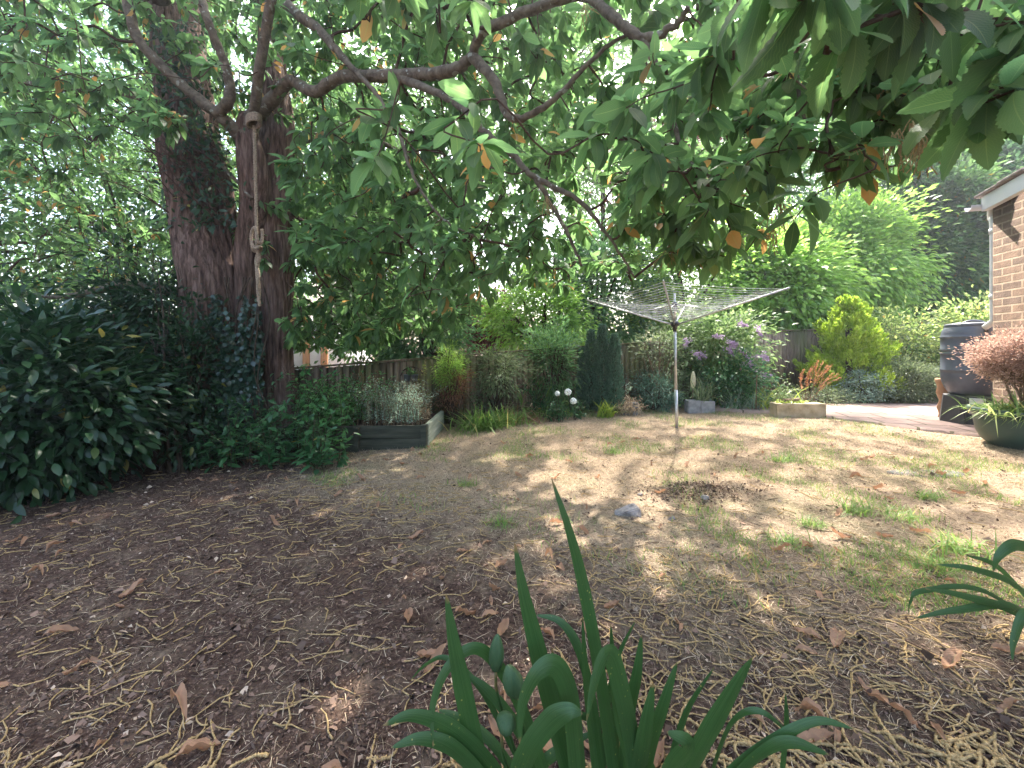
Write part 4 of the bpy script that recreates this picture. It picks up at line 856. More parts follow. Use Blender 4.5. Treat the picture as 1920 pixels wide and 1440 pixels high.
# cream leaf shaped board
c = P(1300, 712, 6.9); t_ = thing('garden_ornament', 'cream leaf shaped ornament on a stick behind the grey blocks', 'ornament', G(1300, 770))
mb = MB(); th = np.linspace(0, 2 * np.pi, 24, endpoint=False); ov = np.stack([.045 * np.cos(th) * (1 - .25 * np.sin(th)), 0 * th, .15 * np.sin(th)], 1)
V = np.vstack([c + ov, c + ov + np.array([0, .015, 0])]); mb.add(V, [list(range(24))[::-1]]); mb.F.append(np.array([list(range(24, 48))])); mb.F.append(np.array([[k, (k + 1) % 24, (k + 1) % 24 + 24, k + 24] for k in range(24)]))
mb.build('board', M['yellow_glass'], t_, smooth=False)
mb = MB(); tube(mb, [[c[0], c[1] + .02, .02], [c[0], c[1] + .02, c[2]]], .008, 6); mb.build('stick', M['pale_stem'], t_)

# shrubs beyond the airer
shrub('low dark green mound left of the airer pole', 'low_shrub', 1228, 7.0, 700, 42, M['blue_conifer'], 70, 60, (.04, .07), .08, narrow, lo=.2)
shrub('loose olive shrub with bamboo like stems behind the airer', 'loose_shrub', 1240, 7.15, 600, 45, M['olive_leaf'], 40, 40, (.06, .1), .12, narrow, bot=740, stems='pale_stem')
bu = shrub('buddleia bush with purple flower spikes over the fence', 'buddleia', 1345, 7.6, 575, 88, M['bud_leaf'], 120, 50, (.07, .13), .16, narrow + oval3, bot=735, lo=.2, depth=.55, stems='pale_stem')
for px, py in [(1362, 640), (1372, 655), (1390, 655), (1290, 636), (1300, 660), (1420, 612), (1404, 672), (1418, 668), (1400, 680), (1430, 662), (1310, 660), (1385, 605), (1355, 632), (1375, 642), (1410, 690), (1427, 705), (1365, 652)]:
    a = P(px, py, random.uniform(6.9, 7.15)); d = norm(np.array([random.gauss(.3, .5), 0, random.gauss(-.3, .4)])); n = 90; s = RNG.random(n)
    mb = MB(); place(mb, [diamond(.8, .1)], a + d * s[:, None] * .17 + rn(n, .028) * (1.1 - s[:, None]), rn(n), rn(n), ru(.025, .04, n)); mb.build('flower_spike', M['purple_flower'], bu)
shrub('mixed green perennials under the buddleia', 'perennials', 1370, 7.2, 675, 60, M['shrub_leaf'], 70, 50, (.06, .1), .1, narrow + oval3, cat='plant')
grass_clump('blue green feathery grass clump under the buddleia', 1385, 768, 260, (.3, .5), M['grey_leaf'], .16, .35, width=.03)
grass_clump('yellowing stems right of the buddleia', 1440, 765, 150, (.3, .75), M['yellow_green'], .25, .5, width=.03)
mb = MB(); c = G(1417, 772); tube(mb, [c, c + np.array([.02, 0, .62])], .009, 6); tag(mb.build('cane', M['pale_stem']), 'upright bamboo cane stuck in the border', 'cane')
# pale stone trough
c = G(1495, 781); c[2] = .06; t_ = thing('stone_trough', 'long weathered stone block at the patio corner', 'stone block', c); rough_block(t_, 'block', c, (1, -.05), .36, .10, .215, M['stone_block'], False)
mb = MB(); n = 500; pp = c + np.array([-.1, .0, .225]) + rn(n, 1) * np.array([.12, .03, .012]); place(mb, dm, pp, rn(n) * np.array([1, 1, .3]), np.array([0, 0, 1.]), ru(.02, .05, n)); mb.build('moss', M['yellow_green'], t_)
mb = MB(); cc = c + np.array([-.08, .02, .25]); tube(mb, catmull([cc - np.array([.12, 0, 0]), cc, cc + np.array([.12, 0, .01])], 4), .03, 10); tag(mb.build('log', M['pale_stem']), 'short weathered log lying on the stone block', 'log')
# rusty plume plant
t_ = thing('astilbe', 'plant with rusty orange feathery plumes by the stone block', 'plant', G(1520, 765)); ms = MB(); mp_ = MB()
for k in range(15):
    b0 = P(1512 + random.gauss(0, 8), 762, 7.3); b0[2] = .08; e = P(1500 + 5.5 * k + random.gauss(0, 3), 668 + abs(k - 7) * 4 + random.uniform(0, 14), 7.2)
    c = catmull([b0, b0 + (e - b0) * .6 + np.array([-.03, 0, .05]), e], 6); tube(ms, c, .004, 4, cap=False); n = 75; q = RNG.uniform(.35, 1, n)
    pos = np.stack([np.interp(q * (len(c) - 1), np.arange(len(c)), c[:, kk]) for kk in range(3)], 1) + rn(n, .007); place(mp_, narrow, pos, rn(n, .45) + np.array([.8, 0, .5]), rn(n), ru(.02, .045, n))
ms.build('stems', M['pale_stem'], t_); mp_.build('plumes', M['orange_plume'], t_)
shrub('scruffy dry border plants behind the stone block', 'border_plants', 1520, 7.6, 730, 75, M['olive_leaf'], 60, 50, (.04, .07), .08, narrow, cat='plant', depth=.5)
# hanging basket
hb2 = P(1527, 663, 9.15); t_ = thing('hanging_basket', 'dark empty hanging basket on the tall fence', 'basket', hb2)
mb = MB(); lathe(mb, [(.0, -.11), (.10, -.10), (.17, -.03), (.20, .05), (.185, .05), (.16, -.01), (.0, -.02)], hb2, 24); mb.build('bowl', M['basket'], t_)
mb = MB(); [tube(mb, [hb2 + np.array([.19 * math.cos(a), .19 * math.sin(a), .05]), hb2 + np.array([0, 0, .46])], .005, 5) for a in (0.3, 2.4, 4.5)]; mb.build('chains', M['stem'], t_)
# golden conifer: tiers of upward fans
def gold(label, px, Y, top, half, bot_scale, mat, name='golden_conifer'):
    gx = (px - 960) / F * Y; g0_ = .05; H = fz(top, Y) - g0_; t_ = thing(name, label, 'conifer', (gx, Y, g0_)); mb = MB(); Rm = half / F * Y
    for k in range(240):
        h = random.random() ** .85; a = random.uniform(0, 6.28); r_ = Rm * (1 - h ** 1.5) ** .75 * (1 + .22 * math.sin(h * 16 + a)) * random.uniform(.55, 1.2); c = np.array([gx + r_ * math.cos(a), Y + r_ * math.sin(a), g0_ + .1 + h * (H - .15)])
        n = 110; tt = RNG.random(n)[:, None] ** .8; ax_ = np.array([math.cos(a) * .55, math.sin(a) * .55, .85]); off = ax_ * (tt - .4) * .30 + rn(n, .055) * (1.15 - tt); d = ax_ + off * 3 + rn(n, .35); place(mb, [diamond(.3, .03)], c + off, d, np.array([math.cos(a), math.sin(a), .5]), ru(.05, .1, n))
    mb.build('foliage', mat, t_); mb = MB(); tube(mb, [[gx, Y, 0], [gx, Y, g0_ + H * .85]], .06, 8); mb.build('trunk', M['stem'], t_)
gold('bright golden green conifer beside the patio', 1592, 8.3, 566, 62, 1, M['gold_conifer'])
shrub('tall pale variegated shrub behind the grey dome', 'variegated_shrub', 1695, 8.8, 588, 85, M['variegated_leaf'], 150, 60, (.06, .10), .14, dm, lo=.3, depth=.7)
shrub('green shrub filling the gap behind the water butt', 'green_shrub', 1775, 8.6, 640, 60, M['mid_leaf'], 90, 60, (.06, .10), .13, dm, lo=.3)
shrub('yellow green climber rising beside the house corner', 'climber', 1830, 8.2, 562, 50, M['variegated_leaf'], 70, 50, (.07, .11), .14, dm, lo=.2, bot=690)
shrub('grey green domed shrub on the far side of the patio', 'domed_shrub', 1690, 7.85, 682, 82, M['olive_leaf'], 240, 70, (.03, .055), .08, dm, lo=.7, depth=.55, droop=0)
shrub('small grey leaved shrub at the foot of the golden conifer', 'grey_shrub', 1620, 7.7, 700, 32, M['grey_leaf'], 60, 50, (.03, .06), .07, dm, lo=.5)

# water butt
bc = np.array([(1822 - 960) / F * 5.5, 5.5, zp]); wbt = thing('water_butt', 'dark grey ribbed plastic water butt on a stand at the house corner', 'water butt', bc)
prof = [(0, .36), (.19, .36), (.225, .40), (.262, .47), (.285, .54), (.297, .60), (.300, .66), (.299, .70), (.306, .705), (.307, .72), (.298, .73), (.297, .92), (.298, .925), (.306, .93), (.307, .945), (.298, .955), (.290, .965), (.290, .975), (.298, .985), (.306, .99), (.307, 1.0), (.298, 1.01), (.297, 1.15), (.299, 1.155), (.307, 1.16), (.307, 1.175), (.297, 1.185), (.294, 1.21), (.283, 1.26), (.262, 1.30), (.25, 1.32)]
mb = MB(); lathe(mb, prof, bc, 56); bar_o = mb.build('barrel', M['grey_plastic'], wbt)
mb = MB(); lathe(mb, [(.255, 1.30), (.262, 1.32), (.262, 1.345), (.24, 1.355), (.19, 1.35), (.18, 1.365), (.10, 1.37), (.09, 1.355), (0, 1.355)], bc, 56)
tube(mb, catmull([bc + np.array([-.19, -.05, 1.35]), bc + np.array([-.1, -.06, 1.385]), bc + np.array([.05, -.05, 1.385]), bc + np.array([.15, -.03, 1.355])], 5), .016, 8); mb.build('lid', M['grey_plastic'], wbt)
mb = MB()
def frust(mb, c, r0, r1, z0, z1, sides, rot=0, ysc=1): 
    a = np.linspace(0, 2 * np.pi, sides, endpoint=False) + rot; V = np.vstack([np.c_[c[0] + r0 * np.cos(a), c[1] + r0 * ysc * np.sin(a), np.full(sides, z0)], np.c_[c[0] + r1 * np.cos(a), c[1] + r1 * ysc * np.sin(a), np.full(sides, z1)]])
    mb.add(V, [[k, (k + 1) % sides, (k + 1) % sides + sides, k + sides] for k in range(sides)]); mb.F.append(np.array([list(range(mb.n - sides, mb.n))]))
frust(mb, bc, .33, .29, zp, zp + .37, 8, .39)
for a in (3.6, 4.4, 5.2): 
    q = bc + np.array([math.cos(a) * .30, math.sin(a) * .30, 0]); obox(mb, q, (math.cos(a), math.sin(a)), .035, .03, zp, zp + .36)
st_o = bevel(mb.build('stand', M['dark_plastic'], wbt, smooth=False), .008)
mb = MB(); d2 = norm(np.array([math.cos(4.0), math.sin(4.0)])); pc = bc[:2] + d2 * .385; u2 = np.array([-d2[1], d2[0]])
hexa(mb, [pc - u2 * .075, pc + u2 * .065, pc + u2 * .065 - d2 * .012, pc - u2 * .075 - d2 * .012], zp + .15, zp + .36); mb.build('label_plate', M['label_paper'], st_o, smooth=False)
mb = MB(); tube(mb, [bc + np.array([-.12, -.262, 1.245]), bc + np.array([-.125, -.285, 1.245])], .022, 14); mb.build('overflow_plug', M['dark_plastic'], bar_o)
# terracotta chimney pot style stool behind the butt
c = np.array([(1771 - 960) / F * 5.9, 5.9, zp]); mb = MB(); lathe(mb, [(0, 0), (.07, 0), (.06, .05), (.085, .14), (.055, .24), (.09, .36), (.075, .45), (.10, .53), (.10, .57), (0, .57)], c, 20)
tag(mb.build('turned_stand', M['terracotta']), 'pale brown turned wooden stand peeping out left of the water butt', 'plant stand')

# green pot with rusty shrub
pc = np.array([(1928 - 960) / F * 4.2, 4.2, .07]); gp = thing('flower_pot', 'large round dark green plastic pot beside the house wall', 'pot', pc)
mb = MB(); lathe(mb, [(0, -.02), (.22, -.02), (.27, .0), (.335, .07), (.37, .16), (.39, .30), (.388, .335), (.42, .345), (.43, .365), (.43, .40), (.415, .405), (.405, .39), (.40, .36), (0, .35)], pc, 64); mb.build('bowl', M['green_plastic'], gp)
mb = MB(); lathe(mb, [(0, .365), (.20, .375), (.398, .362)], pc, 32); mb.build('soil', M['soil'], gp)
t_ = thing('pot_shrub', 'rusty pink dried shrub with bare stems growing in the green pot', 'shrub', pc + np.array([0, 0, .37])); cen = pc + np.array([-.03, 0, .93]); mb = MB()
cc = cloud(mb, cen, (.38, .34, .25), 260, 90, .05, (.018, .036), dm, lo=.5, droop=-.2, roll=.8); mb.build('foliage', M['pot_shrub_leaf'], t_)
mb = MB()
for k in range(5):
    b0 = pc + np.array([random.gauss(0, .06), random.gauss(0, .06), .36]); k2 = b0 + np.array([random.gauss(0, .08), random.gauss(0, .05), .3]); tube(mb, catmull([b0, (b0 + k2) / 2 + rn(1, .012)[0], k2], 4), np.linspace(.014, .01, 9), 7); branches(mb, k2, cc, .008, 5, 14)
mb.build('stems', M['pale_stem'], t_)
grass_clump('arching green and white striped spider plants round the pot rim', 0, 0, 620, (.16, .34), M['grass'], .19, .9, name='spider_plant', width=.06, base=pc + np.array([-.05, -.05, .36]), cat='plant')
grass_clump('pale spider plant leaves drooping over the pot front', 0, 0, 200, (.15, .28), M['variegated_leaf'], .17, 1.3, name='spider_plant', width=.06, base=pc + np.array([-.1, -.2, .37]), cat='plant')

# white container behind the stems, and the neighbour's house
c = np.array([(358 - 960) / F * 5.9, 5.9, -.2]); t_ = thing('white_bin', 'pale white bin glimpsed behind the bare stems left of the trunk', 'bin', c); mb = MB(); lathe(mb, [(0, 0), (.17, 0), (.20, .55), (.20, .56), (0, .56)], c, 24); mb.build('body', M['white_plastic'], t_)
mb = MB(); lathe(mb, [(.19, .565), (.215, .565), (.215, .60), (.0, .63)], c, 24); mb.build('lid', M['white_plastic'], t_)
nh = thing('neighbour_house', 'white and orange house glimpsed over the fence right of the trunk', 'house', (-9.2, 19, -.2))
mb = MB(); hexa(mb, [(-14, 19), (-8.75, 19), (-8.75, 25), (-14, 25)], -.3, 2.7); mb.build('wall', M['plaster'], nh, smooth=False)
mb = MB(); hexa(mb, [(-9.05, 18.9), (-8.74, 18.9), (-8.74, 19.0), (-9.05, 19.0)], -.3, 2.69); hexa(mb, [(-9.9, 18.9), (-9.6, 18.9), (-9.6, 19.0), (-9.9, 19.0)], -.3, 2.69); mb.build('brick_pier', M['orange_brick'], nh, smooth=False)
mb = MB(); V = np.array([[-14.4, 18.6, 2.65], [-8.5, 18.6, 2.65], [-8.5, 25.4, 2.65], [-14.4, 25.4, 2.65], [-14.4, 22, 4.8], [-8.5, 22, 4.8]]); mb.add(V, [[0, 1, 5, 4], [2, 3, 4, 5]]); mb.F.append(np.array([[1, 2, 5], [3, 0, 4]])); mb.build('roof', M['tile'], nh, smooth=False)
mb = MB(); hexa(mb, [(-12.2, 18.94), (-11.0, 18.94), (-11.0, 19.0), (-12.2, 19.0)], 1.0, 2.1); mb.build('window', M['glass'], nh, smooth=False)

# ------------------------------------------------------------------ things on the ground
def groundpts(n, x0, x1, y0, y1, f=None):
    o = np.zeros((0, 2))
    while len(o) < n:
        p = np.stack([ru(x0, x1, n * 2), y0 * (y1 / y0) ** RNG.random(n * 2)], 1); p = p[np.abs(p[:, 0]) < 1.35 * p[:, 1] + .1]
        if f is not None: p = p[RNG.random(len(p)) < f(p[:, 0], p[:, 1])]
        o = np.vstack([o, p])
    o = o[:n]; return np.c_[o, gh(o[:, 0], o[:, 1])]
on_lawn = lambda x, y: (y < np.interp(x, [-2.5, -1.0, 0, 1, 3, 4.8, 5.4], [4.6, 5.3, 6.5, 6.9, 7.1, 6.3, 4.6])).astype(float)
# leaf and bark chips on the soil
p = groundpts(85000, -5, 5, .7, 5.0, lambda x, y: (1.05 - .8 * lawnness(x, y)) * on_lawn(x, y)); n = len(p)
mb = MB(); p[:, 2] += ru(.0, .008, n); place(mb, [diamond(.6, .2), diamond(.25, .05), diamond(.9, -.2)], p, rn(n) * np.array([1, 1, .3]), np.array([0, 0, 1.]), np.clip(.0075 * np.exp(RNG.normal(0, .65, n)), .003, .045), roll=.75); tag(mb.build('leaf_litter', M['chips']), 'brown crumbled leaf litter over the dark soil', 'leaf litter', kind='stuff')
# thin dry strands and fluff matted over the soil
p = groundpts(16000, -5, 5, .75, 5.0, lambda x, y: on_lawn(x, y) * (.35 + .65 * (x > 0))); n = len(p); mb = MB(); d = np.concatenate([RNG.normal(0, 1, (n, 2)), RNG.uniform(.0, .2, (n, 1))], 1); p[:, 2] += .004
place(mb, [blade_tpl(.03, 4, .3), blade_tpl(.022, 4, -.25)], p, d, np.array([1., .3, .5]), ru(.02, .075, n), roll=.8); tag(mb.build('dry_strands', M['straw']), 'fine pale dry strands matted over the soil and litter', 'dry strands', kind='stuff')
p = groundpts(420, -5, 5, .75, 5.0, lambda x, y: on_lawn(x, y) * .8); mb = MB()
for q in p:
    a = random.uniform(0, 6.28); L = random.uniform(.04, .2); d = np.array([math.cos(a), math.sin(a), 0]); m_ = q + d * L * .5 + rn(1, .006)[0] + np.array([0, 0, .006]); tube(mb, catmull([q + np.array([0, 0, .003]), m_, q + d * L + np.array([0, 0, .004])], 2), random.uniform(.0008, .0022), 4, cap=False)
tag(mb.build('fallen_twigs', M['twig_bark']), 'thin dark twigs scattered over the soil and lawn', 'twigs', kind='stuff')
# dry grass
p = groundpts(120000, -3, 6, 1.0, 7.2, lambda x, y: np.clip(lawnness(x, y) + .12, 0, 1) * on_lawn(x, y)); n = len(p)
mb = MB(); d = np.concatenate([RNG.normal(0, 1, (n, 2)), RNG.uniform(.05, .7, (n, 1))], 1); place(mb, [blade_tpl(.05, 2, .5)], p, d, np.array([0, 0, 1.]), ru(.022, .062, n), roll=.4); tag(mb.build('dry_grass', M['straw']), 'short straw coloured parched grass of the lawn', 'dry grass', kind='stuff')
p = groundpts(60000, -3, 7, 3.0, 7.2, lambda x, y: np.clip(lawnness(x, y), 0, 1) * on_lawn(x, y)); n = len(p)
mb = MB(); d = np.concatenate([RNG.normal(0, .8, (n, 2)), RNG.uniform(.2, 1, (n, 1))], 1); place(mb, [blade_tpl(.06, 2, .5)], p, d, np.array([0, 0, 1.]), ru(.025, .065, n), roll=.4); tag(mb.build('parched_turf', M['straw']), 'dry stubbly turf on the far half of the lawn', 'dry grass', kind='stuff')
gpatch = lambda x, y: np.clip((smooth_noise(x, y, 21, 3.0) + .5 * smooth_noise(x, y, 22, 9)) * 3 - .15 + .25 * (x > 2), 0.0, 1) * np.where((x < 1.15) & (y < 3.4), .15, 1) * (lawnness(x, y) > .5) * on_lawn(x, y)
p = groundpts(19000, -2, 6, 1.5, 7.2, gpatch); n = len(p)
mb = MB(); d = np.concatenate([RNG.normal(0, .5, (n, 2)), np.ones((n, 1))], 1); place(mb, [blade_tpl(.07, 3, .5), blade_tpl(.07, 3, .2)], p, d, np.array([0, -1, .3]), ru(.02, .06, n), roll=.6); tag(mb.build('green_grass', M['grass']), 'thin green grass regrowing in patches on the parched lawn', 'grass', kind='stuff')
# distinct tufts
for k, (px, py, s, lb) in enumerate([(1470, 866, 1.1, 'largest bright green grass tuft in mid lawn'), (1610, 962, 1.1, 'green grass tuft in the right foreground lawn'), (1745, 935, 1.0, 'green grass tuft below the shaded slab'), (1520, 985, .8, 'small green tuft beside the dead leaves'), (1480, 1020, .9, 'loose pale green tuft nearer the camera'), (1800, 1035, 1.2, 'wide green tuft near the right edge leaves'), (1690, 975, .9, 'green tuft among the dry grass right of centre'), (1150, 850, .9, 'bluish green tuft in the middle of the lawn'), (940, 985, .8, 'small tuft on the bare soil left of the tall iris leaf'), (875, 910, .8, 'yellow green tuft left of the lawn centre'), (1270, 800, .8, 'tuft at the foot of the airer pole'), (1750, 1065, .9, 'green tuft beside the right hand iris')]):
    grass_clump(lb, px, py, int(110 * s), (.05 * s, .13 * s), M['grass'], .055 * s, .45, name='grass_tuft', width=.06, cat='grass tuft', group='green grass tufts on the lawn')
# stones and hollow
n = 2600; hc = np.array([1.40, 3.04]); pp = np.concatenate([hc + rn(n)[:, :2] * np.array([.20, .10]), np.zeros((n, 1))], 1); pp[:, 2] = gh(pp[:, 0], pp[:, 1]) + .045 * np.exp(-((pp[:, 0] - hc[0]) / .2) ** 2 - ((pp[:, 1] - hc[1] - .06) / .08) ** 2) * RNG.random(n)
mb = MB(); place(mb, [diamond(.6, .2), diamond(.25, .05)], pp, rn(n) * np.array([1, 1, .6]), np.array([0, 0, 1.]), ru(.008, .035, n), roll=.9); tag(mb.build('dug_earth', M['chips']), 'scruffy patch of dug dark earth in the middle of the lawn', 'earth', kind='stuff')
mb = MB(); m_ = 700; place(mb, [blade_tpl(.04, 4, .6), blade_tpl(.03, 4, -.4)], pp[:m_] + np.array([0, 0, .008]), rn(m_) * np.array([1, 1, .35]), np.array([0, 0, 1.]), ru(.04, .12, m_), roll=.6); tag(mb.build('uprooted_grass', M['straw']), 'tangle of uprooted dry grass over the dug earth', 'dry grass', kind='stuff')
def rock(label, px, py, s, name='stone'):
    c = G(px, py); import bmesh; RS = np.random.default_rng(int(px))
    bm = bmesh.new(); q = norm(RS.normal(0, 1, (13, 3))) * RS.uniform(.8, 1.1, (13, 1))
    for v in q: bm.verts.new((c[0] + v[0] * s[0], c[1] + v[1] * s[1], c[2] + .18 * s[2] + v[2] * s[2]))
    h = bmesh.ops.convex_hull(bm, input=bm.verts); bmesh.ops.delete(bm, geom=[g for g in h['geom_unused'] if isinstance(g, bmesh.types.BMVert)], context='VERTS')
    bmesh.ops.bevel(bm, geom=list(bm.edges), offset=.07 * min(s), segments=2, affect='EDGES')
    me = bpy.data.meshes.new(name); bm.to_mesh(me); bm.free(); me.materials.append(M['rock']); o = bpy.data.objects.new(name, me); COL.objects.link(o); return tag(o, label, 'stone', 'stones on the lawn')
rock('angular grey stone, the larger one on the lawn', 1180, 966, (.10, .07, .07)); rock('small pale stone right of the angular one', 1258, 973, (.03, .025, .02)); rock('dark grey stone half sunk in the hollow', 1322, 934, (.035, .03, .02)); rock('small grey stone at the left rim of the hollow', 1200, 928, (.025, .02, .015))
c = G(1740, 888); mb = MB(); a = np.linspace(0, 6.283, 30, endpoint=False); V = np.stack([c[0] + .30 * np.cos(a) * (1 + .1 * np.sin(3 * a)), c[1] + .12 * np.sin(a) * (1 + .15 * np.cos(2 * a)), np.full(30, c[2] + .004)], 1); Vb = V.copy(); Vb[:, 2] -= .1
mb.add(np.vstack([V, Vb]), [list(range(30))]); mb.F.append(np.array([[k, k + 30, (k + 1) % 30 + 30, (k + 1) % 30] for k in range(30)])); tag(mb.build('stepping_stone', M['slab'], smooth=False), 'flat grey slab sunk in the lawn in front of the pot', 'stone slab')

# fallen catkins: nearest as individuals, the rest as one
def catkin_mesh(k):
    mb = MB(); r_ = np.random.default_rng(100 + k)
    for s in range(1 if k % 3 else 2):
        L = r_.uniform(.05, .17); a = r_.uniform(0, 6.28); p = [np.array([0, 0, .005])]; da = r_.normal(0, .16)
        for q in range(9): a += da * (2.2 if q > 6 else 1) + r_.normal(0, .13); p.append(p[-1] + np.array([math.cos(a), math.sin(a), 0]) * L / 9); p[-1][2] = .005 + .006 * abs(math.sin(q + k))
        c = catmull(p, 6); n_ = len(c); prof = 1 + .38 * r_.normal(0, 1, (n_, 6)).clip(-1.4, 1.4); tube(mb, c, np.linspace(.0046, .0026, n_), 6, prof)
    me_o = mb.build('catkin', M['catkin']); return me_o
def far_catkin(mb, pos):
    a = random.uniform(0, 6.28) if random.random() < .5 else random.gauss(0, .5); L = random.uniform(.07, .15); p = [pos + np.array([0, 0, .006])]; da = random.gauss(0, .2)
    for q in range(4): a += da + random.gauss(0, .3); p.append(p[-1] + np.array([math.cos(a), math.sin(a), random.gauss(0, .03)]) * L / 4)
    tube(mb, p, np.linspace(.0034, .0016, 5), 4, cap=False)
protos = [catkin_mesh(k) for k in range(9)]
cd = lambda x, y: np.clip(.22 + .75 * (x > .3) * (y < 2.2) + .8 * np.exp(-((x + .9) ** 2 / .9 + (y - 3.2) ** 2 / .5)), 0, 1) * (1 - .6 * (lawnness(x, y) > .9)) * on_lawn(x, y)
p = groundpts(2200, -4.5, 4, .8, 5.0, cd); p = p[np.argsort(p[:, 1])]
lab_c = 'curled tan chestnut catkin fallen on the ground'
for k in range(290):
    o = protos[k] if k < 9 else protos[k % 9].copy()
    if k >= 9: COL.objects.link(o)
    o.location = p[k]; o.rotation_euler = (0, 0, random.uniform(0, 6.28)); s = random.uniform(.8, 1.2); o.scale = (s, s, s)
    x_, y_ = p[k][0], p[k][1]; wh = ('on bare soil left of the bottom iris clump' if x_ < -.15 else 'among the thick litter right of the bottom iris clump' if y_ < 1.75 and x_ > .35 else 'round the foot of the bottom iris clump' if y_ < 1.3 else 'where the soil turns to dry lawn')
    tag(o, 'curled tan chestnut catkin fallen ' + wh, 'catkin', 'fallen catkins')
mb = MB()
for q in p[290:]: far_catkin(mb, q)
tag(mb.build('catkin_litter', M['catkin']), 'tan fallen catkins strewn thickly farther across the garden', 'catkins', kind='stuff')
# fallen leaves
def fallen_mesh(k):
    V, Fq, uv = leaf_tpl(.36, 10, .25 + .12 * k, .1 * (k % 3 - 1), .5, .05); r_ = np.random.default_rng(k)
    V = V.copy(); V[:, 0] *= 1; V[:, 2] += (.10 + .06 * (k % 2)) * np.sin(V[:, 1] * 5 + k) + .05 * np.sin(V[:, 1] * 19 + V[:, 0] * 30 + k) + (.55 + .2 * (k % 3)) * np.abs(V[:, 0]) ; V = V * .14; V[:, 1] -= .07; V[:, 2] -= V[:, 2].min() - .003
    return MB().add(V, Fq, uv).build('fallen_leaf', M['fallen_leaf'])
fl = [fallen_mesh(k) for k in range(6)]
spec = [(1570, 1205, .85, 2.3, 'long rolled pink brown leaf lying right of the iris'), (1785, 1250, .8, 1.9, 'split dry leaf lying near the lower right edge'), (766, 1165, .8, .2, 'upright orange brown leaf on bare soil left of the iris'), (1575, 1010, .8, 1.2, 'folded rusty leaf among the green tufts'), (1515, 1030, .8, 2.0, 'pale curled leaf beside the folded rusty one'), (335, 1335, .9, 1.0, 'broad orange brown leaf in the lower left')]
ids = 0
for px, py, s, rz, lb in spec:
    o = fl[ids] if ids < 6 else fl[ids % 6].copy(); ids += 1; o.location = G(px, py); o.rotation_euler = (0, 0, rz); o.scale = (s,) * 3; tag(o, lb, 'fallen leaf', 'fallen leaves')
p = groundpts(150, -4.5, 4, .85, 4.8, lambda x, y: (.7 + 0 * x) * on_lawn(x, y)); pi_ = groundpts(40, -.25, .9, .84, 1.2); p = np.vstack([p, pi_])
for k, q in enumerate(p):
    o = fl[k % 6].copy(); COL.objects.link(o); o.location = q; o.rotation_euler = (random.gauss(0, .25), random.gauss(0, .3), random.uniform(0, 6.28)); s = random.uniform(.35, .8); o.scale = (s,) * 3
    wh = ('at the foot of the bottom iris clump' if k >= 150 or (abs(q[0] - .2) < .5 and q[1] < 1.25) else 'on the dark soil of the left foreground' if lawnness(q[0], q[1]) < .5 and q[0] < .3 else 'in the litter of the right foreground' if lawnness(q[0], q[1]) < .5 else 'on the parched lawn')
    tag(o, 'brown curled dead leaf lying ' + wh, 'fallen leaf', 'fallen leaves')

hz = MB(); hexa(hz, [(-30, -8), (30, -8), (30, 30), (-30, 30)], -1.4, 16)  # added volume box standing in for the milky lens flare veil
ho = tag(hz.build('flare_veil', None, smooth=False), kind='stuff'); hm = bpy.data.materials.new('flare_veil'); hm.use_nodes = True; ht = hm.node_tree; ht.nodes.clear(); hv = ht.nodes.new('ShaderNodeVolumePrincipled'); hv.inputs['Density'].default_value = .002; hv.inputs['Color'].default_value = (.85, .87, 1, 1); hv.inputs['Anisotropy'].default_value = .5
hout = ht.nodes.new('ShaderNodeOutputMaterial'); ht.links.new(hv.outputs[0], hout.inputs['Volume']); ho.data.materials.append(hm)
# ------------------------------------------------------------------ irises
def ribbon(mb, pts_, wpx, tip_at_start=True, face=(0.15, -1, .45), wild=.16):
    c = catmull([P(*q) for q in pts_], 8); n = len(c); t = norm(np.gradient(c, axis=0)); f = norm(np.array(face) + RNG.normal(0, wild, 3)); u = norm(np.cross(t, f)); nn = np.cross(u, t)
    s = np.linspace(0, 1, n); w_ = wpx / F * c[:, 1] / 2 * np.clip(s / .45, 0, 1) ** .6; w_[0] = .0006
    V = np.stack([c - u * w_[:, None] - nn * w_[:, None] * .12, c + nn * w_[:, None] * .18, c + u * w_[:, None] - nn * w_[:, None] * .12], 1).reshape(-1, 3)
    Fq = []; 
    for k in range(n - 1): a = k * 3; Fq += [[a, a + 1, a + 4, a + 3], [a + 1, a + 2, a + 5, a + 4]]
    mb.add(V, Fq, np.stack([np.tile([0, .5, 1.], n), np.repeat(s, 3)], -1))
ir = thing('iris', 'large clump of green strap leaved iris at the bottom centre', 'plant', (.2, .93, 0))
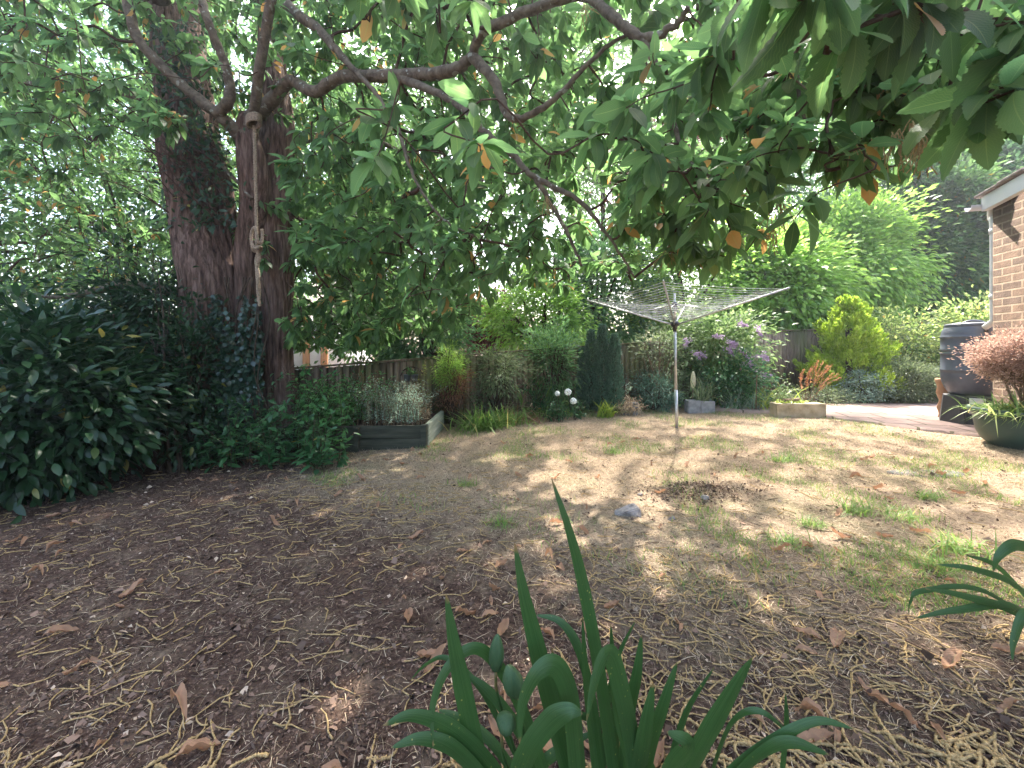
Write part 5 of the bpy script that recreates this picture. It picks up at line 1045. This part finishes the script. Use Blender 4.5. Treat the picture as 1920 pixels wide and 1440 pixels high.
BL = [([(1034, 897, .88), (1066, 990, .88), (1090, 1080, .89), (1118, 1220, .9), (1145, 1400, .92), (1160, 1530, .93)], 24),
 ([(965, 1018, .85), (982, 1110, .85), (1004, 1200, .86), (1032, 1310, .87), (1070, 1450, .9), (1100, 1540, .93)], 36),
 ([(836, 1113, .84), (852, 1210, .84), (872, 1310, .85), (900, 1440, .87), (930, 1560, .9)], 34),
 ([(1411, 1232, .82), (1360, 1320, .83), (1300, 1430, .85), (1250, 1540, .9)], 42),
 ([(1092, 1338, .78), (1065, 1334, .78), (1030, 1355, .79), (985, 1420, .8), (950, 1530, .84)], 40),
 ([(974, 1395, .76), (980, 1320, .77), (1008, 1262, .78), (1042, 1250, .8), (1068, 1300, .82), (1080, 1400, .85), (1090, 1540, .9)], 36),
 ([(1100, 1352, .76), (1118, 1270, .78), (1142, 1226, .8), (1165, 1290, .82), (1190, 1420, .86), (1200, 1540, .9)], 36),
 ([(812, 1400, .8), (812, 1320, .82), (845, 1245, .84), (900, 1218, .87), (960, 1290, .9), (1010, 1420, .92), (1040, 1540, .94)], 22),
 ([(718, 1360, .78), (775, 1342, .8), (850, 1370, .83), (920, 1440, .87), (970, 1530, .9)], 30),
 ([(733, 1402, .78), (790, 1385, .8), (850, 1405, .82), (910, 1470, .86), (950, 1540, .9)], 30),
 ([(1004, 1153, .98), (1050, 1165, .97), (1085, 1215, .96), (1110, 1310, .95), (1130, 1440, .95)], 18),
 ([(1092, 1155, .9), (1097, 1240, .9), (1105, 1340, .92), (1120, 1480, .94)], 13),
 ([(1192, 1163, .95), (1160, 1230, .95), (1140, 1320, .95), (1130, 1450, .96)], 12),
 ([(1203, 1190, .93), (1195, 1260, .93), (1180, 1340, .94), (1165, 1470, .95)], 22),
 ([(1145, 1170, 1.0), (1150, 1250, 1.0), (1155, 1360, 1.0), (1150, 1480, 1.0)], 16),
 ([(1270, 1240, .88), (1245, 1320, .88), (1220, 1400, .9), (1200, 1500, .92)], 26),
 ([(1225, 1280, .84), (1212, 1360, .84), (1200, 1440, .86), (1190, 1530, .9)], 34),
 ([(1150, 1225, .84), (1165, 1320, .84), (1195, 1440, .86), (1215, 1540, .88)], 40),
 ([(1602, 1366, .86), (1530, 1352, .86), (1450, 1390, .86), (1380, 1440, .87), (1300, 1520, .9)], 20),
 ([(1555, 1415, .84), (1480, 1392, .84), (1420, 1420, .85), (1350, 1490, .88)], 26),
 ([(1500, 1395, .9), (1430, 1335, .9), (1378, 1350, .91), (1345, 1420, .92), (1320, 1520, .94)], 14),
 ([(1473, 1300, .92), (1475, 1360, .92), (1468, 1440, .93)], 11),
 ([(1340, 1250, .95), (1290, 1330, .95), (1260, 1420, .95), (1240, 1500, .95)], 14),
 ([(770, 1275, .96), (800, 1245, .96), (840, 1235, .96), (900, 1290, .96), (960, 1400, .96), (1010, 1500, .96)], 10),
 ([(1250, 1372, .76), (1290, 1395, .77), (1260, 1440, .8), (1230, 1520, .84)], 34),
 ([(870, 1260, .95), (920, 1300, .95), (980, 1380, .95), (1030, 1480, .95)], 20),
 ([(1035, 1215, .92), (1045, 1300, .92), (1060, 1400, .92), (1080, 1500, .93)], 20),
 ([(1010, 1320, .95), (1100, 1345, .96), (1190, 1390, .96), (1240, 1480, .96)], 16),
 ([(1120, 1370, .95), (1060, 1400, .95), (1000, 1450, .95), (980, 1520, .95)], 20),
 ([(820, 1330, .92), (870, 1350, .92), (930, 1400, .92), (990, 1490, .93)], 18)]
for pt, wp in BL:
    mb = MB(); ribbon(mb, pt, wp); mb.build('leaf', M['iris_leaf'], ir)
for px, py, Y, rx, rz, tl in [(931, 1224, .86, 13, 36, .05), (962, 1277, .83, 18, 32, -.35), (950, 1355, .83, 18, 18, .6)]:
    c = P(px, py, Y); sc = Y / F; hN = 18; v = np.linspace(0, 1, hN); rr = rx * sc * np.sin(np.pi * v ** .85) ** .65 + .0006; axd = norm(np.array([math.sin(tl), 0, math.cos(tl)])); th = np.linspace(0, 6.283, 18, endpoint=False)
    pr_ = 1 + .20 * np.abs(np.cos(th * 1.5))[None] * np.ones((hN, 1)) - .10
    mb = MB(); tube(mb, c + axd * ((v - .5) * 2 * rz * sc)[:, None], rr, 18, pr_); po = mb.build('seed_pod', M['pod'], ir)
    mb = MB(); b0 = c - axd * rz * sc; tube(mb, catmull([b0, b0 + np.array([.01, .01, -.08]), P(1010, 1540, .9)], 5), .0035, 6); mb.build('stalk', M['iris_leaf'], ir)
ir2 = thing('iris', 'smaller iris clump reaching in from the right edge', 'plant', (2.1, 1.45, 0))
for pt, wp in [([(1862, 1072, 1.35), (1875, 1040, 1.35), (1910, 1022, 1.37), (1960, 1060, 1.4), (2010, 1240, 1.45)], 20), ([(1755, 1058, 1.4), (1830, 1068, 1.4), (1920, 1110, 1.42), (2020, 1250, 1.45)], 13),
               ([(1735, 1104, 1.3), (1810, 1118, 1.32), (1915, 1155, 1.35), (2020, 1260, 1.4)], 14), ([(1712, 1160, 1.3), (1800, 1143, 1.32), (1910, 1142, 1.35), (2020, 1250, 1.4)], 14),
               ([(1703, 1152, 1.35), (1708, 1128, 1.35), (1730, 1108, 1.36), (1850, 1110, 1.4), (2020, 1230, 1.45)], 9), ([(1898, 1240, 1.2), (1903, 1195, 1.22), (1930, 1150, 1.25), (1990, 1200, 1.35)], 18), ([(1810, 1040, 1.5), (1880, 1070, 1.5), (1990, 1200, 1.5)], 10)]:
    mb = MB(); ribbon(mb, pt, wp); mb.build('leaf', M['iris_leaf'], ir2)
